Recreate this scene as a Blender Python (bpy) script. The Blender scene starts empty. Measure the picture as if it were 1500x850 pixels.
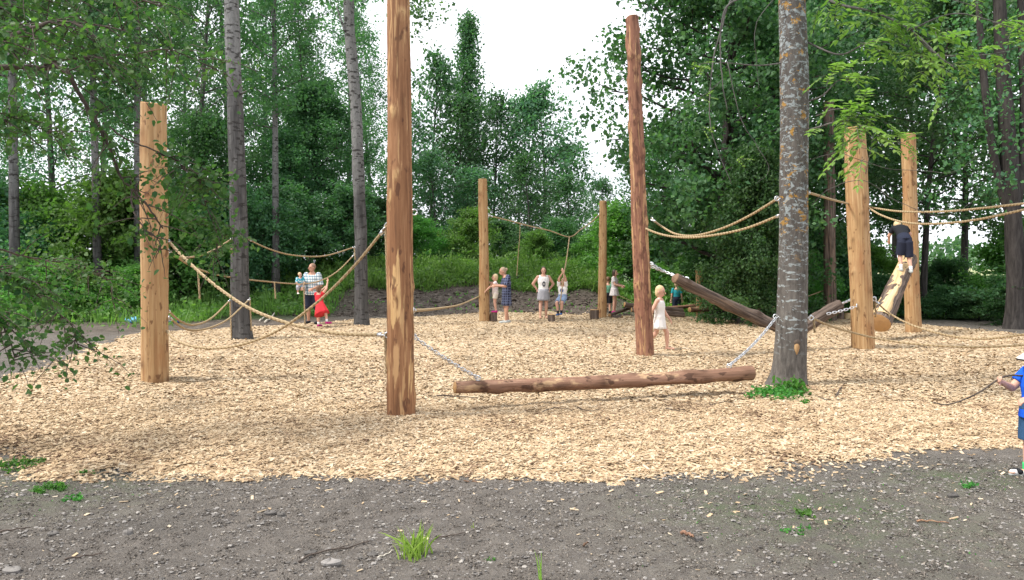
import bpy, math, random
import numpy as np
from mathutils import Vector, Matrix, Quaternion

rng = np.random.default_rng(11)
random.seed(11)
scene = bpy.context.scene
COL = scene.collection
PI = math.pi

# ---------------------------------------------------------------- camera model
F_PX, CAMZ = 1200.0, 1.65
TILT = math.atan(35 / 1200)
CT, ST = math.cos(TILT), math.sin(TILT)


def ray(px, py):
    x = (px - 750) / F_PX
    y = -(py - 425) / F_PX
    return Vector((x, CT + y * ST, -ST + y * CT))


def P(px, py, Y):
    r = ray(px, py)
    s = Y / r.y
    return Vector((r.x * s, Y, CAMZ + r.z * s))


def G(px, py, z=0.0):
    r = ray(px, py)
    s = (z - CAMZ) / r.z
    return Vector((r.x * s, r.y * s, z))


BED = 0.045

# ---------------------------------------------------------------- objects


def tag(o, label=None, cat=None, group=None, kind=None):
    if label:
        o["label"] = label
    if cat:
        o["category"] = cat
    if group:
        o["group"] = group
    if kind:
        o["kind"] = kind
    return o


def empty(name, loc, label=None, cat=None, group=None, rz=0.0):
    o = bpy.data.objects.new(name, None)
    COL.objects.link(o)
    o.location = loc
    o.rotation_euler = (0, 0, rz)
    o.empty_display_size = 0.2
    return tag(o, label, cat, group)


def link(name, me, parent=None):
    o = bpy.data.objects.new(name, me)
    COL.objects.link(o)
    if parent is not None:
        o.parent = parent
    return o


class MB:
    """collects vertices and faces for one mesh"""

    def __init__(self):
        self.V, self.F, self.R, self.M, self.K = [], [], [], [], []
        self.n = 0

    def add(self, V, F, rnd=0.0, mi=0, pt=None):
        V = np.asarray(V, dtype=np.float64).reshape(-1, 3)
        self.V.append(V)
        self.K.append(np.zeros(len(V)) if pt is None else np.asarray(pt, float))
        if not isinstance(F, list):
            F = [F]
        for f in F:
            f = np.asarray(f, dtype=np.int64)
            if f.size == 0:
                continue
            self.F.append(f + self.n)
            r = np.asarray(rnd, float)
            self.R.append(np.full(len(f), float(r)) if r.ndim == 0 else r)
            self.M.append(np.full(len(f), mi, dtype=np.int32))
        self.n += len(V)
        return self

    def mesh(self, name, mats, smooth=False):
        me = bpy.data.meshes.new(name)
        V = np.concatenate(self.V)
        lt = np.concatenate([np.full(len(f), f.shape[1]) for f in self.F])
        lv = np.concatenate([f.ravel() for f in self.F])
        ls = np.concatenate([[0], np.cumsum(lt)[:-1]])
        me.vertices.add(len(V))
        me.vertices.foreach_set("co", V.astype(np.float32).ravel())
        me.loops.add(len(lv))
        me.loops.foreach_set("vertex_index", lv.astype(np.int32))
        me.polygons.add(len(lt))
        me.polygons.foreach_set("loop_start", ls.astype(np.int32))
        if not isinstance(mats, (list, tuple)):
            mats = [mats]
        for m in mats:
            me.materials.append(m)
        me.polygons.foreach_set("material_index", np.concatenate(self.M))
        me.polygons.foreach_set("use_smooth", np.full(len(lt), smooth))
        me.update(calc_edges=True)
        a = me.attributes.new("rnd", "FLOAT", "FACE")
        a.data.foreach_set("value", np.concatenate(self.R).astype(np.float32))
        K = np.concatenate(self.K)
        if np.any(K):
            a = me.attributes.new("knot", "FLOAT", "POINT")
            a.data.foreach_set("value", K.astype(np.float32))
        return me

    def build(self, name, mats, parent=None, smooth=False):
        return link(name, self.mesh(name, mats, smooth), parent)


# ---------------------------------------------------------------- numpy shapes


def nrm(v):
    return v / np.maximum(np.linalg.norm(v, axis=-1, keepdims=True), 1e-9)


def nz2(x, y, s, seed, octs=3):
    r = np.random.default_rng(seed)
    out, amp, tot = 0.0, 1.0, 0.0
    for o in range(octs):
        for k in range(4):
            a = r.uniform(0, 2 * PI)
            f = 2 * PI / s * r.uniform(0.6, 1.4)
            out = out + amp * np.sin((x * math.cos(a) + y * math.sin(a)) * f + r.uniform(0, 6.28))
            tot += amp * 0.5
        s *= 0.5
        amp *= 0.55
    return out / tot


def catmull(pts, n=12):
    p = np.asarray([tuple(q) for q in pts], float)
    if len(p) < 3:
        t = np.linspace(0, 1, n)[:, None]
        return p[0] * (1 - t) + p[-1] * t
    p = np.vstack([2 * p[0] - p[1], p, 2 * p[-1] - p[-2]])
    out = []
    for i in range(1, len(p) - 2):
        t = np.linspace(0, 1, n, endpoint=(i == len(p) - 3))[:, None]
        a, b, c, d = p[i - 1], p[i], p[i + 1], p[i + 2]
        out.append(0.5 * (2 * b + (c - a) * t + (2 * a - 5 * b + 4 * c - d) * t ** 2 + (3 * b - a - 3 * c + d) * t ** 3))
    return np.vstack(out)


def tube(pts, rad, n=6, cap=True):
    p = np.asarray([tuple(q) for q in pts], float)
    m = len(p)
    rad = np.broadcast_to(np.asarray(rad, float), (m,))
    t = nrm(np.gradient(p, axis=0))
    ref = np.array([0.0, 0, 1]) if abs(t[0][2]) < 0.9 else np.array([1.0, 0, 0])
    u = nrm(np.cross(t[0], ref))
    U = [u]
    for i in range(1, m):
        u = U[-1] - t[i] * np.dot(U[-1], t[i])
        U.append(nrm(u))
    U = np.array(U)
    W = np.cross(t, U)
    a = np.linspace(0, 2 * PI, n, endpoint=False)
    V = p[:, None, :] + rad[:, None, None] * (np.cos(a)[None, :, None] * U[:, None, :] + np.sin(a)[None, :, None] * W[:, None, :])
    V = V.reshape(-1, 3)
    i = np.arange(m - 1)[:, None] * n
    j = np.arange(n)[None, :]
    k = (j + 1) % n
    Fq = np.stack([i + j, i + k, i + n + k, i + n + j], -1).reshape(-1, 4)
    Fs = [Fq]
    if cap:
        Fs.append(np.array([list(range(n))[::-1], list(range((m - 1) * n, m * n))]))
    return V, Fs


def leaf_geo(c, t, n, L, w, fold=0.12, hexa=False):
    """leaf blades: centre c, direction t, normal n, length L, width w (arrays)"""
    t = nrm(t)
    b = nrm(np.cross(n, t))
    n = np.cross(t, b)
    L = np.broadcast_to(L, (len(c),))[:, None]
    w = np.broadcast_to(w, (len(c),))[:, None]
    if not hexa:
        V = np.stack([c - t * L * 0.5, c + b * w * 0.5 + n * w * fold - t * L * 0.06, c + t * L * 0.5, c - b * w * 0.5 + n * w * fold - t * L * 0.06], 1)
        k = 4
    else:
        V = np.stack([c - t * L * 0.5,
                      c + b * w * 0.42 + n * w * fold - t * L * 0.25,
                      c + b * w * 0.45 + n * w * fold + t * L * 0.12,
                      c + t * L * 0.5 - n * w * fold,
                      c - b * w * 0.45 + n * w * fold + t * L * 0.12,
                      c - b * w * 0.42 + n * w * fold - t * L * 0.25], 1)
        k = 6
    V = V.reshape(-1, 3)
    Fq = np.arange(len(c) * k).reshape(-1, k)
    return V, Fq


def leaf_cloud(c, L, asp, r, up=0.8, droop=0.3, hexa=False, var=0.5):
    N = len(c)
    n = r.normal(size=(N, 3)) * 0.7
    n[:, 2] += up
    n = nrm(n)
    t = r.normal(size=(N, 3))
    t[:, 2] -= droop
    s = L * (1 + var * r.uniform(-1, 1, N))
    return leaf_geo(c, t, n, s, s * asp, hexa=hexa)


def lathe_ring(n):
    a = np.linspace(0, 2 * PI, n, endpoint=False)
    return np.cos(a), np.sin(a)


# ---------------------------------------------------------------- node helpers


def newmat(name):
    m = bpy.data.materials.new(name)
    m.use_nodes = True
    nt = m.node_tree
    nt.nodes.clear()
    out = nt.nodes.new("ShaderNodeOutputMaterial")
    return m, nt, out


def nd(nt, typ, inp=None, **props):
    n = nt.nodes.new(typ)
    for k, v in props.items():
        setattr(n, k, v)
    for k, v in (inp or {}).items():
        s = n.inputs[k]
        if isinstance(v, bpy.types.NodeSocket):
            nt.links.new(v, s)
        else:
            s.default_value = v
    return n


def rgba(c):
    return (c[0], c[1], c[2], 1.0)


def ramp(nt, fac, stops, interp="LINEAR"):
    n = nt.nodes.new("ShaderNodeValToRGB")
    n.color_ramp.interpolation = interp
    e = n.color_ramp.elements
    while len(e) < len(stops):
        e.new(0.5)
    for i, (p, c) in enumerate(stops):
        e[i].position = p
        e[i].color = rgba(c) if isinstance(c, (tuple, list)) else (c, c, c, 1)
    nt.links.new(fac, n.inputs[0])
    return n.outputs[0]


def mixc(nt, fac, a, b, mode="MIX"):
    n = nt.nodes.new("ShaderNodeMix")
    n.data_type = "RGBA"
    n.blend_type = mode
    for s, v in ((n.inputs[0], fac), (n.inputs[6], a), (n.inputs[7], b)):
        if isinstance(v, bpy.types.NodeSocket):
            nt.links.new(v, s)
        else:
            s.default_value = rgba(v) if isinstance(v, (tuple, list)) else v
    return n.outputs[2]


def math_(nt, op, a, b=None, c=None):
    n = nt.nodes.new("ShaderNodeMath")
    n.operation = op
    for s, v in zip(n.inputs, (a, b, c)):
        if v is None:
            continue
        if isinstance(v, bpy.types.NodeSocket):
            nt.links.new(v, s)
        else:
            s.default_value = v
    return n.outputs[0]


def coords(nt, scale=(1, 1, 1), kind="Object"):
    tc = nt.nodes.new("ShaderNodeTexCoord")
    mp = nd(nt, "ShaderNodeMapping", {0: tc.outputs[kind], "Scale": scale})
    return mp.outputs[0]


def noise(nt, vec, scale=1.0, detail=4.0, rough=0.55, dist=0.0):
    return nd(nt, "ShaderNodeTexNoise", {"Vector": vec, "Scale": scale, "Detail": detail, "Roughness": rough, "Distortion": dist}).outputs[0]


def bump(nt, h, strength=0.4, dist=0.02):
    return nd(nt, "ShaderNodeBump", {"Height": h, "Strength": strength, "Distance": dist}).outputs[0]


def finish(m, nt, out, col, rough=0.8, normal=None, metallic=0.0, spec=0.3):
    inp = {"Base Color": col if isinstance(col, bpy.types.NodeSocket) else rgba(col), "Roughness": rough, "Metallic": metallic, "Specular IOR Level": spec}
    if normal is not None:
        inp["Normal"] = normal
    b = nd(nt, "ShaderNodeBsdfPrincipled", inp)
    nt.links.new(b.outputs[0], out.inputs[0])
    return m


def attr(nt, name):
    return nd(nt, "ShaderNodeAttribute", attribute_name=name).outputs["Fac"]


def obrand(nt):
    return nt.nodes.new("ShaderNodeObjectInfo").outputs["Random"]


def plain(name, col, rough=0.7, metallic=0.0, spec=0.3, var=0.15, scale=30.0):
    m, nt, out = newmat(name)
    n = noise(nt, coords(nt), scale, 3)
    c = mixc(nt, n, tuple(x * (1 - var) for x in col), tuple(min(1, x * (1 + var)) for x in col))
    return finish(m, nt, out, c, rough, metallic=metallic, spec=spec)


def leafmat(name, dark, light, trans=0.35, tcol=1.5, rough=0.55):
    m, nt, out = newmat(name)
    r = attr(nt, "rnd")
    c = ramp(nt, r, [(0.0, dark), (0.55, tuple((a + b) / 2 for a, b in zip(dark, light))), (1.0, light)])
    hs = nd(nt, "ShaderNodeHueSaturation", {"Color": c})
    o = obrand(nt)
    nt.links.new(math_(nt, "MULTIPLY_ADD", o, 0.05, 0.475), hs.inputs["Hue"])
    nt.links.new(math_(nt, "MULTIPLY_ADD", o, 0.5, 0.75), hs.inputs["Value"])
    p = nd(nt, "ShaderNodeBsdfPrincipled", {"Base Color": hs.outputs[0], "Roughness": rough, "Specular IOR Level": 0.35})
    tc = mixc(nt, 1.0, hs.outputs[0], (1.08 * tcol, 1.35 * tcol, 0.60 * tcol), "MULTIPLY")
    t = nd(nt, "ShaderNodeBsdfTranslucent", {"Color": tc})
    x = nd(nt, "ShaderNodeMixShader", {0: trans, 1: p.outputs[0], 2: t.outputs[0]})
    nt.links.new(x.outputs[0], out.inputs[0])
    return m
# ================================================================ materials
M = {}


def wood_mat(name, kind):
    m, nt, out = newmat(name)
    o = obrand(nt)
    tc = nt.nodes.new("ShaderNodeTexCoord")
    sh = nd(nt, "ShaderNodeVectorMath", {0: tc.outputs["Object"]}, operation="ADD")
    cmb = nd(nt, "ShaderNodeCombineXYZ", {0: math_(nt, "MULTIPLY", o, 13.0), 1: math_(nt, "MULTIPLY", o, 7.0), 2: math_(nt, "MULTIPLY", o, 31.0)})
    nt.links.new(cmb.outputs[0], sh.inputs[1])

    def mp(s):
        return nd(nt, "ShaderNodeMapping", {0: sh.outputs[0], "Scale": s}).outputs[0]
    grain = noise(nt, mp((26, 26, 1.1)), 1, 7, 0.62, 0.4)
    streak = noise(nt, mp((7, 7, 0.55)), 1, 5, 0.6, 0.8)
    blotch = noise(nt, mp((3.2, 3.2, 1.6)), 1, 4, 0.6)
    spot = noise(nt, mp((11, 11, 5.5)), 1, 3, 0.5)
    k = attr(nt, "knot")
    if kind == "pale":
        c = ramp(nt, grain, [(0.3, (0.27, 0.155, 0.068)), (0.5, (0.385, 0.24, 0.115)), (0.72, (0.50, 0.345, 0.19))])
        c = mixc(nt, ramp(nt, blotch, [(0.50, 0), (0.66, 0.65)]), c, (0.33, 0.16, 0.07))
        c = mixc(nt, ramp(nt, streak, [(0.56, 0), (0.64, 0.3)]), c, (0.25, 0.125, 0.06))
        c = mixc(nt, ramp(nt, spot, [(0.62, 0), (0.67, 0.8)]), c, (0.14, 0.065, 0.03))
        kc, amt = (0.10, 0.045, 0.02), 0.9
    elif kind == "brown":
        c = ramp(nt, grain, [(0.3, (0.125, 0.058, 0.028)), (0.5, (0.235, 0.112, 0.053)), (0.72, (0.37, 0.20, 0.10))])
        c = mixc(nt, ramp(nt, streak, [(0.575, 0), (0.60, 0.85)]), c, mixc(nt, grain, (0.47, 0.27, 0.11), (0.66, 0.46, 0.23)))
        c = mixc(nt, ramp(nt, spot, [(0.60, 0), (0.66, 0.7)]), c, (0.075, 0.03, 0.018))
        kc, amt = (0.60, 0.40, 0.19), 0.8
    elif kind == "reddish":
        c = ramp(nt, grain, [(0.25, (0.125, 0.056, 0.036)), (0.5, (0.225, 0.105, 0.067)), (0.8, (0.36, 0.19, 0.125))])
        c = mixc(nt, ramp(nt, streak, [(0.56, 0), (0.585, 0.75)]), c, mixc(nt, grain, (0.42, 0.23, 0.10), (0.60, 0.40, 0.22)))
        c = mixc(nt, ramp(nt, spot, [(0.53, 0), (0.60, 0.65)]), c, (0.085, 0.036, 0.025))
        kc, amt = (0.55, 0.34, 0.16), 0.7
    elif kind == "bark":
        c = ramp(nt, grain, [(0.34, (0.035, 0.025, 0.02)), (0.52, (0.12, 0.088, 0.07)), (0.7, (0.25, 0.195, 0.16))])
        c = mixc(nt, ramp(nt, streak, [(0.58, 0), (0.64, 0.6)]), c, (0.27, 0.18, 0.12))
        kc, amt = (0.05, 0.03, 0.02), 0.8
    elif kind == "swing":
        c = ramp(nt, grain, [(0.25, (0.125, 0.066, 0.042)), (0.55, (0.26, 0.145, 0.095)), (0.8, (0.40, 0.26, 0.18))])
        c = mixc(nt, ramp(nt, noise(nt, mp((6, 6, 2.2)), 1, 5, 0.65), [(0.57, 0), (0.63, 0.8)]), c, (0.52, 0.35, 0.20))
        c = mixc(nt, ramp(nt, spot, [(0.57, 0), (0.62, 0.8)]), c, (0.06, 0.03, 0.02))
        kc, amt = (0.07, 0.035, 0.02), 0.85
    elif kind == "split":
        c = ramp(nt, grain, [(0.25, (0.46, 0.31, 0.15)), (0.55, (0.62, 0.46, 0.25)), (0.8, (0.72, 0.57, 0.36))])
        c = mixc(nt, ramp(nt, streak, [(0.56, 0), (0.66, 0.5)]), c, (0.34, 0.20, 0.10))
        kc, amt = (0.2, 0.1, 0.05), 0.8
    elif kind == "endold":
        c = ramp(nt, grain, [(0.25, (0.10, 0.06, 0.04)), (0.55, (0.20, 0.125, 0.08)), (0.8, (0.30, 0.20, 0.13))])
        kc, amt = (0.1, 0.05, 0.03), 0.0
    elif kind == "end":
        rad = nd(nt, "ShaderNodeVectorMath", {0: nd(nt, "ShaderNodeMapping", {0: tc.outputs["Object"], "Scale": (1, 1, 0)}).outputs[0]}, operation="LENGTH")
        w = noise(nt, mp((9, 9, 1)), 1, 3)
        ringv = math_(nt, "SINE", math_(nt, "MULTIPLY_ADD", w, 3.0, math_(nt, "MULTIPLY", rad.outputs["Value"], 320.0)))
        c = mixc(nt, math_(nt, "MULTIPLY_ADD", ringv, 0.3, 0.5), (0.50, 0.31, 0.14), (0.36, 0.20, 0.09))
        c = mixc(nt, ramp(nt, blotch, [(0.5, 0), (0.7, 0.5)]), c, (0.24, 0.13, 0.07))
        kc, amt = (0.1, 0.05, 0.03), 0.0
    if kind in ('brown', 'reddish'):
        fl2 = noise(nt, mp((17, 17, 1.5)), 1, 5, 0.6, 0.5)
        c = mixc(nt, ramp(nt, fl2, [(0.56, 0), (0.61, 0.7)]), c, (0.50, 0.31, 0.15))
        c = mixc(nt, math_(nt, 'MULTIPLY', math_(nt, 'MULTIPLY', ramp(nt, k, [(0.25, 0), (0.7, 1)]), ramp(nt, noise(nt, mp((34, 34, 9)), 1, 4, 0.6), [(0.42, 0.1), (0.58, 1)])), .7), c, kc)
        c = mixc(nt, ramp(nt, k, [(0.74, 0), (0.88, 0.85)]), c, (0.085, 0.038, 0.018))
    else:
        c = mixc(nt, math_(nt, "MULTIPLY", k, amt), c, kc)
    if kind in ('pale', 'brown', 'reddish', 'swing', 'split'):
        crk = noise(nt, mp((19, 19, 0.32)), 1, 2, 0.4, 0.15)
        line = math_(nt, 'MULTIPLY', ramp(nt, crk, [(0.488, 0), (0.5, 1), (0.512, 0)]), ramp(nt, blotch, [(0.46, 0), (0.56, 0.75)]))
        c = mixc(nt, line, c, (0.06, 0.03, 0.016))
    nb = bump(nt, math_(nt, "ADD", grain, math_(nt, "MULTIPLY", streak, 0.8)), 0.55 if kind in ("pale", "end", "split") else 0.9, 0.012)
    return finish(m, nt, out, c, 0.78, nb, spec=0.25)


for k_ in ("pale", "brown", "reddish", "bark", "swing", "split", "end", "endold"):
    M["wood_" + k_] = wood_mat("wood_" + k_, k_)


def bark_aspen(name, dark):
    m, nt, out = newmat(name)
    v = coords(nt, (1, 1, 1))
    o = obrand(nt)
    fine = noise(nt, coords(nt, (22, 22, 9)), 1, 6, 0.65)
    rid = noise(nt, coords(nt, (16, 16, 1.6)), 1, 6, 0.65, 0.5)
    marks = noise(nt, coords(nt, (5, 5, 13)), 1, 4, 0.6)
    big = noise(nt, coords(nt, (1.5, 1.5, 0.7)), 1, 3)
    pale = ramp(nt, fine, [(0.3, (0.11, 0.109, 0.105)), (0.55, (0.18, 0.181, 0.176)), (0.8, (0.26, 0.265, 0.26))])
    rough = ramp(nt, rid, [(0.3, (0.034, 0.033, 0.033)), (0.55, (0.088, 0.086, 0.084)), (0.8, (0.17, 0.168, 0.165))])
    sep = nd(nt, "ShaderNodeSeparateXYZ", {0: v})
    hgt = math_(nt, "MULTIPLY_ADD", big, dark * 1.6, math_(nt, "MULTIPLY", sep.outputs[2], -1.0))
    f = ramp(nt, math_(nt, "MULTIPLY_ADD", hgt, 0.4, 0.5 + dark * 0.15), [(0.2, 0), (0.8, 1)])
    c = mixc(nt, f, pale, rough)
    c = mixc(nt, ramp(nt, marks, [(0.55, 0), (0.61, 0.9)]), c, (0.03, 0.028, 0.026))
    nb = bump(nt, math_(nt, "ADD", rid, fine), 0.8, 0.015)
    return finish(m, nt, out, c, 0.85, nb, spec=0.2)


M["aspen_bark"] = bark_aspen("aspen_bark", 4.6)
M["aspen_bark_far"] = bark_aspen("aspen_bark_far", 2.0)
M["aspen_bark_grey"] = bark_aspen("aspen_bark_grey", 3.4)


def bark_lichen():
    m, nt, out = newmat("lichen_bark")
    v = coords(nt)
    rid = noise(nt, coords(nt, (26, 26, 7)), 1, 6, 0.65, 0.4)
    base = ramp(nt, rid, [(0.28, (0.05, 0.045, 0.04)), (0.55, (0.115, 0.104, 0.094)), (0.8, (0.19, 0.175, 0.155))])
    sep = nd(nt, "ShaderNodeSeparateXYZ", {0: v})
    z = sep.outputs[2]
    up = ramp(nt, math_(nt, "MULTIPLY", z, 0.2), [(0.32, 0), (0.47, 1)])
    # pale crusts: round patches above, short level flecks lower down
    w1 = noise(nt, coords(nt, (12, 12, 15)), 1, 5, 0.7, 0.5)
    w1b = noise(nt, coords(nt, (34, 34, 34)), 1, 3, 0.6)
    th1 = math_(nt, "MULTIPLY_ADD", w1b, 0.18, w1)
    crust = math_(nt, "MULTIPLY", ramp(nt, th1, [(0.635, 0), (0.665, 0.85)]), up)
    w2 = noise(nt, coords(nt, (8, 8, 22)), 1, 4, 0.6, 0.5)
    fleck = math_(nt, "MULTIPLY", ramp(nt, w2, [(0.575, 0), (0.61, 0.85)]), ramp(nt, math_(nt, "MULTIPLY", z, 0.2), [(0.09, 0), (0.17, 1)]))
    white = ramp(nt, w1b, [(0.3, (0.21, 0.245, 0.25)), (0.7, (0.40, 0.44, 0.445))])
    c = mixc(nt, crust, base, white)
    c = mixc(nt, fleck, c, white)
    og = noise(nt, coords(nt, (5.5, 5.5, 7)), 1, 5, 0.7, 0.4)
    om = math_(nt, "MULTIPLY", ramp(nt, math_(nt, "MULTIPLY_ADD", w1b, 0.14, og), [(0.645, 0), (0.685, 0.8)]), up)
    c = mixc(nt, om, c, ramp(nt, w1b, [(0.3, (0.30, 0.145, 0.02)), (0.7, (0.50, 0.28, 0.05))]))
    k = attr(nt, "knot")
    c = mixc(nt, k, c, (0.035, 0.026, 0.02))
    nb = bump(nt, math_(nt, "MULTIPLY_ADD", crust, 0.5, rid), 0.9, 0.015)
    return finish(m, nt, out, c, 0.88, nb, spec=0.2)


M["lichen_bark"] = bark_lichen()


def bark_plain(name, c0, c1):
    m, nt, out = newmat(name)
    rid = noise(nt, coords(nt, (14, 14, 2.5)), 1, 5, 0.65, 0.4)
    c = ramp(nt, rid, [(0.3, c0), (0.75, c1)])
    return finish(m, nt, out, c, 0.9, bump(nt, rid, 0.8, 0.02), spec=0.2)


M["dark_bark"] = bark_plain("dark_bark", (0.02, 0.018, 0.017), (0.085, 0.075, 0.07))
M["grey_bark"] = bark_plain("grey_bark", (0.055, 0.052, 0.048), (0.18, 0.17, 0.16))
M["twig"] = bark_plain("twig", (0.045, 0.035, 0.03), (0.14, 0.11, 0.09))
M["pale_stick"] = bark_plain("pale_stick", (0.45, 0.40, 0.32), (0.68, 0.63, 0.55))

M["leaf_aspen"] = leafmat("leaf_aspen", (0.040, 0.122, 0.056), (0.125, 0.25, 0.102), 0.38)
M["leaf_teal"] = leafmat("leaf_teal", (0.040, 0.118, 0.064), (0.125, 0.245, 0.125), 0.38, 1.3)
M["leaf_maple"] = leafmat("leaf_maple", (0.027, 0.094, 0.044), (0.098, 0.205, 0.080), 0.34)
M["leaf_bright"] = leafmat("leaf_bright", (0.062, 0.165, 0.038), (0.145, 0.29, 0.075), 0.42)
M["leaf_dark"] = leafmat("leaf_dark", (0.022, 0.078, 0.030), (0.078, 0.170, 0.055), 0.35)
M["leaf_ash"] = leafmat("leaf_ash", (0.095, 0.160, 0.036), (0.19, 0.255, 0.070), 0.4)
M["leaf_near"] = leafmat("leaf_near", (0.024, 0.086, 0.028), (0.085, 0.170, 0.05), 0.42)
M["weed"] = leafmat("weed", (0.070, 0.19, 0.042), (0.19, 0.36, 0.09), 0.38)
M["weed_near"] = leafmat("weed_near", (0.035, 0.125, 0.022), (0.085, 0.23, 0.04), 0.35)
M["grass"] = leafmat("grass", (0.13, 0.25, 0.035), (0.32, 0.46, 0.11), 0.35)
M["flower_meadow"] = leafmat("flower_meadow", (0.16, 0.23, 0.10), (0.62, 0.62, 0.46), 0.2, 1.0)


def chip_mat(name, face):
    m, nt, out = newmat(name)
    stops = [(0.0, (0.14, 0.085, 0.055)), (0.06, (0.27, 0.18, 0.112)), (0.2, (0.405, 0.285, 0.17)), (0.55, (0.525, 0.392, 0.245)), (0.85, (0.615, 0.495, 0.342)), (1.0, (0.71, 0.62, 0.475))]
    if face:
        r = attr(nt, "rnd")
        c = ramp(nt, r, stops)
        n = noise(nt, coords(nt), 90, 3)
        c = mixc(nt, 0.25, c, mixc(nt, n, (0.3, 0.3, 0.3), (1, 1, 1)), "MULTIPLY")
        nb = bump(nt, n, 0.3, 0.004)
    else:
        v = nd(nt, "ShaderNodeTexVoronoi", {"Vector": coords(nt, (24, 15, 24)), "Scale": 1.0})
        c = ramp(nt, nd(nt, "ShaderNodeSeparateXYZ", {0: v.outputs["Color"]}).outputs[0], stops)
        c = mixc(nt, 0.3, c, (0.42, 0.30, 0.18))
        nb = bump(nt, v.outputs["Distance"], 0.9, 0.03)
    return finish(m, nt, out, c, 0.8, nb, spec=0.2)


M["chip"] = chip_mat("chip", True)
M["chip_bed"] = chip_mat("chip_bed", False)


def soil_mat():
    m, nt, out = newmat("soil")
    v = coords(nt)
    big = noise(nt, v, 0.7, 5, 0.6)
    mid = noise(nt, v, 6.0, 6, 0.65)
    fin = noise(nt, v, 55.0, 5, 0.7)
    vo = nd(nt, "ShaderNodeTexVoronoi", {"Vector": v, "Scale": 38.0})
    c = ramp(nt, mid, [(0.3, (0.088, 0.075, 0.064)), (0.5, (0.136, 0.118, 0.101)), (0.7, (0.20, 0.175, 0.151))])
    c = mixc(nt, ramp(nt, fin, [(0.35, 0), (0.7, 0.6)]), c, (0.21, 0.195, 0.18))
    c = mixc(nt, ramp(nt, vo.outputs["Distance"], [(0.05, 0.5), (0.22, 0)]), c, (0.25, 0.235, 0.22))
    c = mixc(nt, ramp(nt, big, [(0.5, 0), (0.68, 0.45)]), c, (0.085, 0.078, 0.07))
    moss = math_(nt, "MULTIPLY", attr(nt, "moss"), ramp(nt, mid, [(0.4, 0.1), (0.62, 0.85)]))
    c = mixc(nt, moss, c, (0.075, 0.11, 0.045))
    mound = attr(nt, "mound")
    c = mixc(nt, mound, c, ramp(nt, noise(nt, v, 3.0, 6, 0.7), [(0.35, (0.06, 0.048, 0.04)), (0.55, (0.135, 0.11, 0.09)), (0.7, (0.25, 0.21, 0.18))]))
    g = attr(nt, "grass")
    c = mixc(nt, g, c, ramp(nt, mid, [(0.3, (0.03, 0.06, 0.018)), (0.7, (0.075, 0.125, 0.04))]))
    fl = attr(nt, "field")
    c = mixc(nt, fl, c, ramp(nt, noise(nt, v, 0.25, 5, 0.7), [(0.3, (0.22, 0.27, 0.11)), (0.6, (0.42, 0.42, 0.24))]))
    fin2 = noise(nt, v, 150.0, 4, 0.7)
    h = math_(nt, "ADD", math_(nt, "MULTIPLY_ADD", fin2, 0.35, math_(nt, "MULTIPLY", mid, 1.3)), math_(nt, "MULTIPLY_ADD", fin, 0.5, math_(nt, "MULTIPLY", vo.outputs["Distance"], -0.35)))
    return finish(m, nt, out, c, 0.95, bump(nt, h, 1.0, 0.035), spec=0.15)


M["soil"] = soil_mat()


def stone_mat():
    m, nt, out = newmat("stone")
    r = attr(nt, "rnd")
    c = ramp(nt, r, [(0, (0.09, 0.083, 0.076)), (0.45, (0.17, 0.157, 0.145)), (0.85, (0.30, 0.28, 0.26)), (1, (0.38, 0.35, 0.31))])
    n = noise(nt, coords(nt), 40, 4)
    c = mixc(nt, 0.5, c, mixc(nt, n, (0.5, 0.5, 0.5), (1, 1, 1)), "MULTIPLY")
    return finish(m, nt, out, c, 0.9, bump(nt, n, 0.4, 0.006), spec=0.2)


M["stone"] = stone_mat()


def crumb_mat():
    m, nt, out = newmat("crumb")
    c = ramp(nt, attr(nt, "rnd"), [(0, (0.052, 0.045, 0.038)), (0.5, (0.122, 0.107, 0.093)), (0.85, (0.185, 0.162, 0.14)), (1, (0.27, 0.235, 0.19))])
    return finish(m, nt, out, c, 0.95, spec=0.1)


M["crumb"] = crumb_mat()


def rope_mat():
    m, nt, out = newmat("rope_fibre")
    tc = nt.nodes.new("ShaderNodeTexCoord")
    k = attr(nt, "knot")   # running length along the rope, set per vertex
    s = math_(nt, "SINE", math_(nt, "MULTIPLY", k, 1.0))
    n = noise(nt, tc.outputs["Object"], 30, 3)
    c = mixc(nt, n, (0.40, 0.295, 0.17), (0.58, 0.46, 0.29))
    c = mixc(nt, ramp(nt, s, [(0.25, 0.45), (0.5, 0)]), c, (0.17, 0.10, 0.04))
    return finish(m, nt, out, c, 0.85, bump(nt, s, 0.6, 0.01), spec=0.2)


M["rope"] = rope_mat()
M["steel"] = plain("galvanised_steel", (0.62, 0.64, 0.67), 0.38, 1.0, 0.5, 0.15, 60)
M["black_rubber"] = plain("black_tape", (0.015, 0.015, 0.016), 0.6)
M["skin"] = plain("skin", (0.58, 0.335, 0.245), 0.55, var=0.06)
M["skin_tan"] = plain("skin_tan", (0.46, 0.25, 0.17), 0.55, var=0.06)
M["eye"] = plain("eye_dark", (0.03, 0.025, 0.02), 0.3)
M["lips"] = plain("lips", (0.42, 0.17, 0.14), 0.5)
M["hair_blond"] = plain("hair_blond", (0.55, 0.42, 0.24), 0.6, var=0.3)
M["hair_dark"] = plain("hair_dark", (0.045, 0.028, 0.02), 0.5, var=0.4)
M["hair_brown"] = plain("hair_brown", (0.16, 0.09, 0.05), 0.55, var=0.3)
M["hair_ash"] = plain("hair_ash", (0.34, 0.25, 0.17), 0.6, var=0.3)
M["hair_shaved"] = plain("hair_shaved", (0.26, 0.16, 0.11), 0.7, var=0.2)
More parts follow.
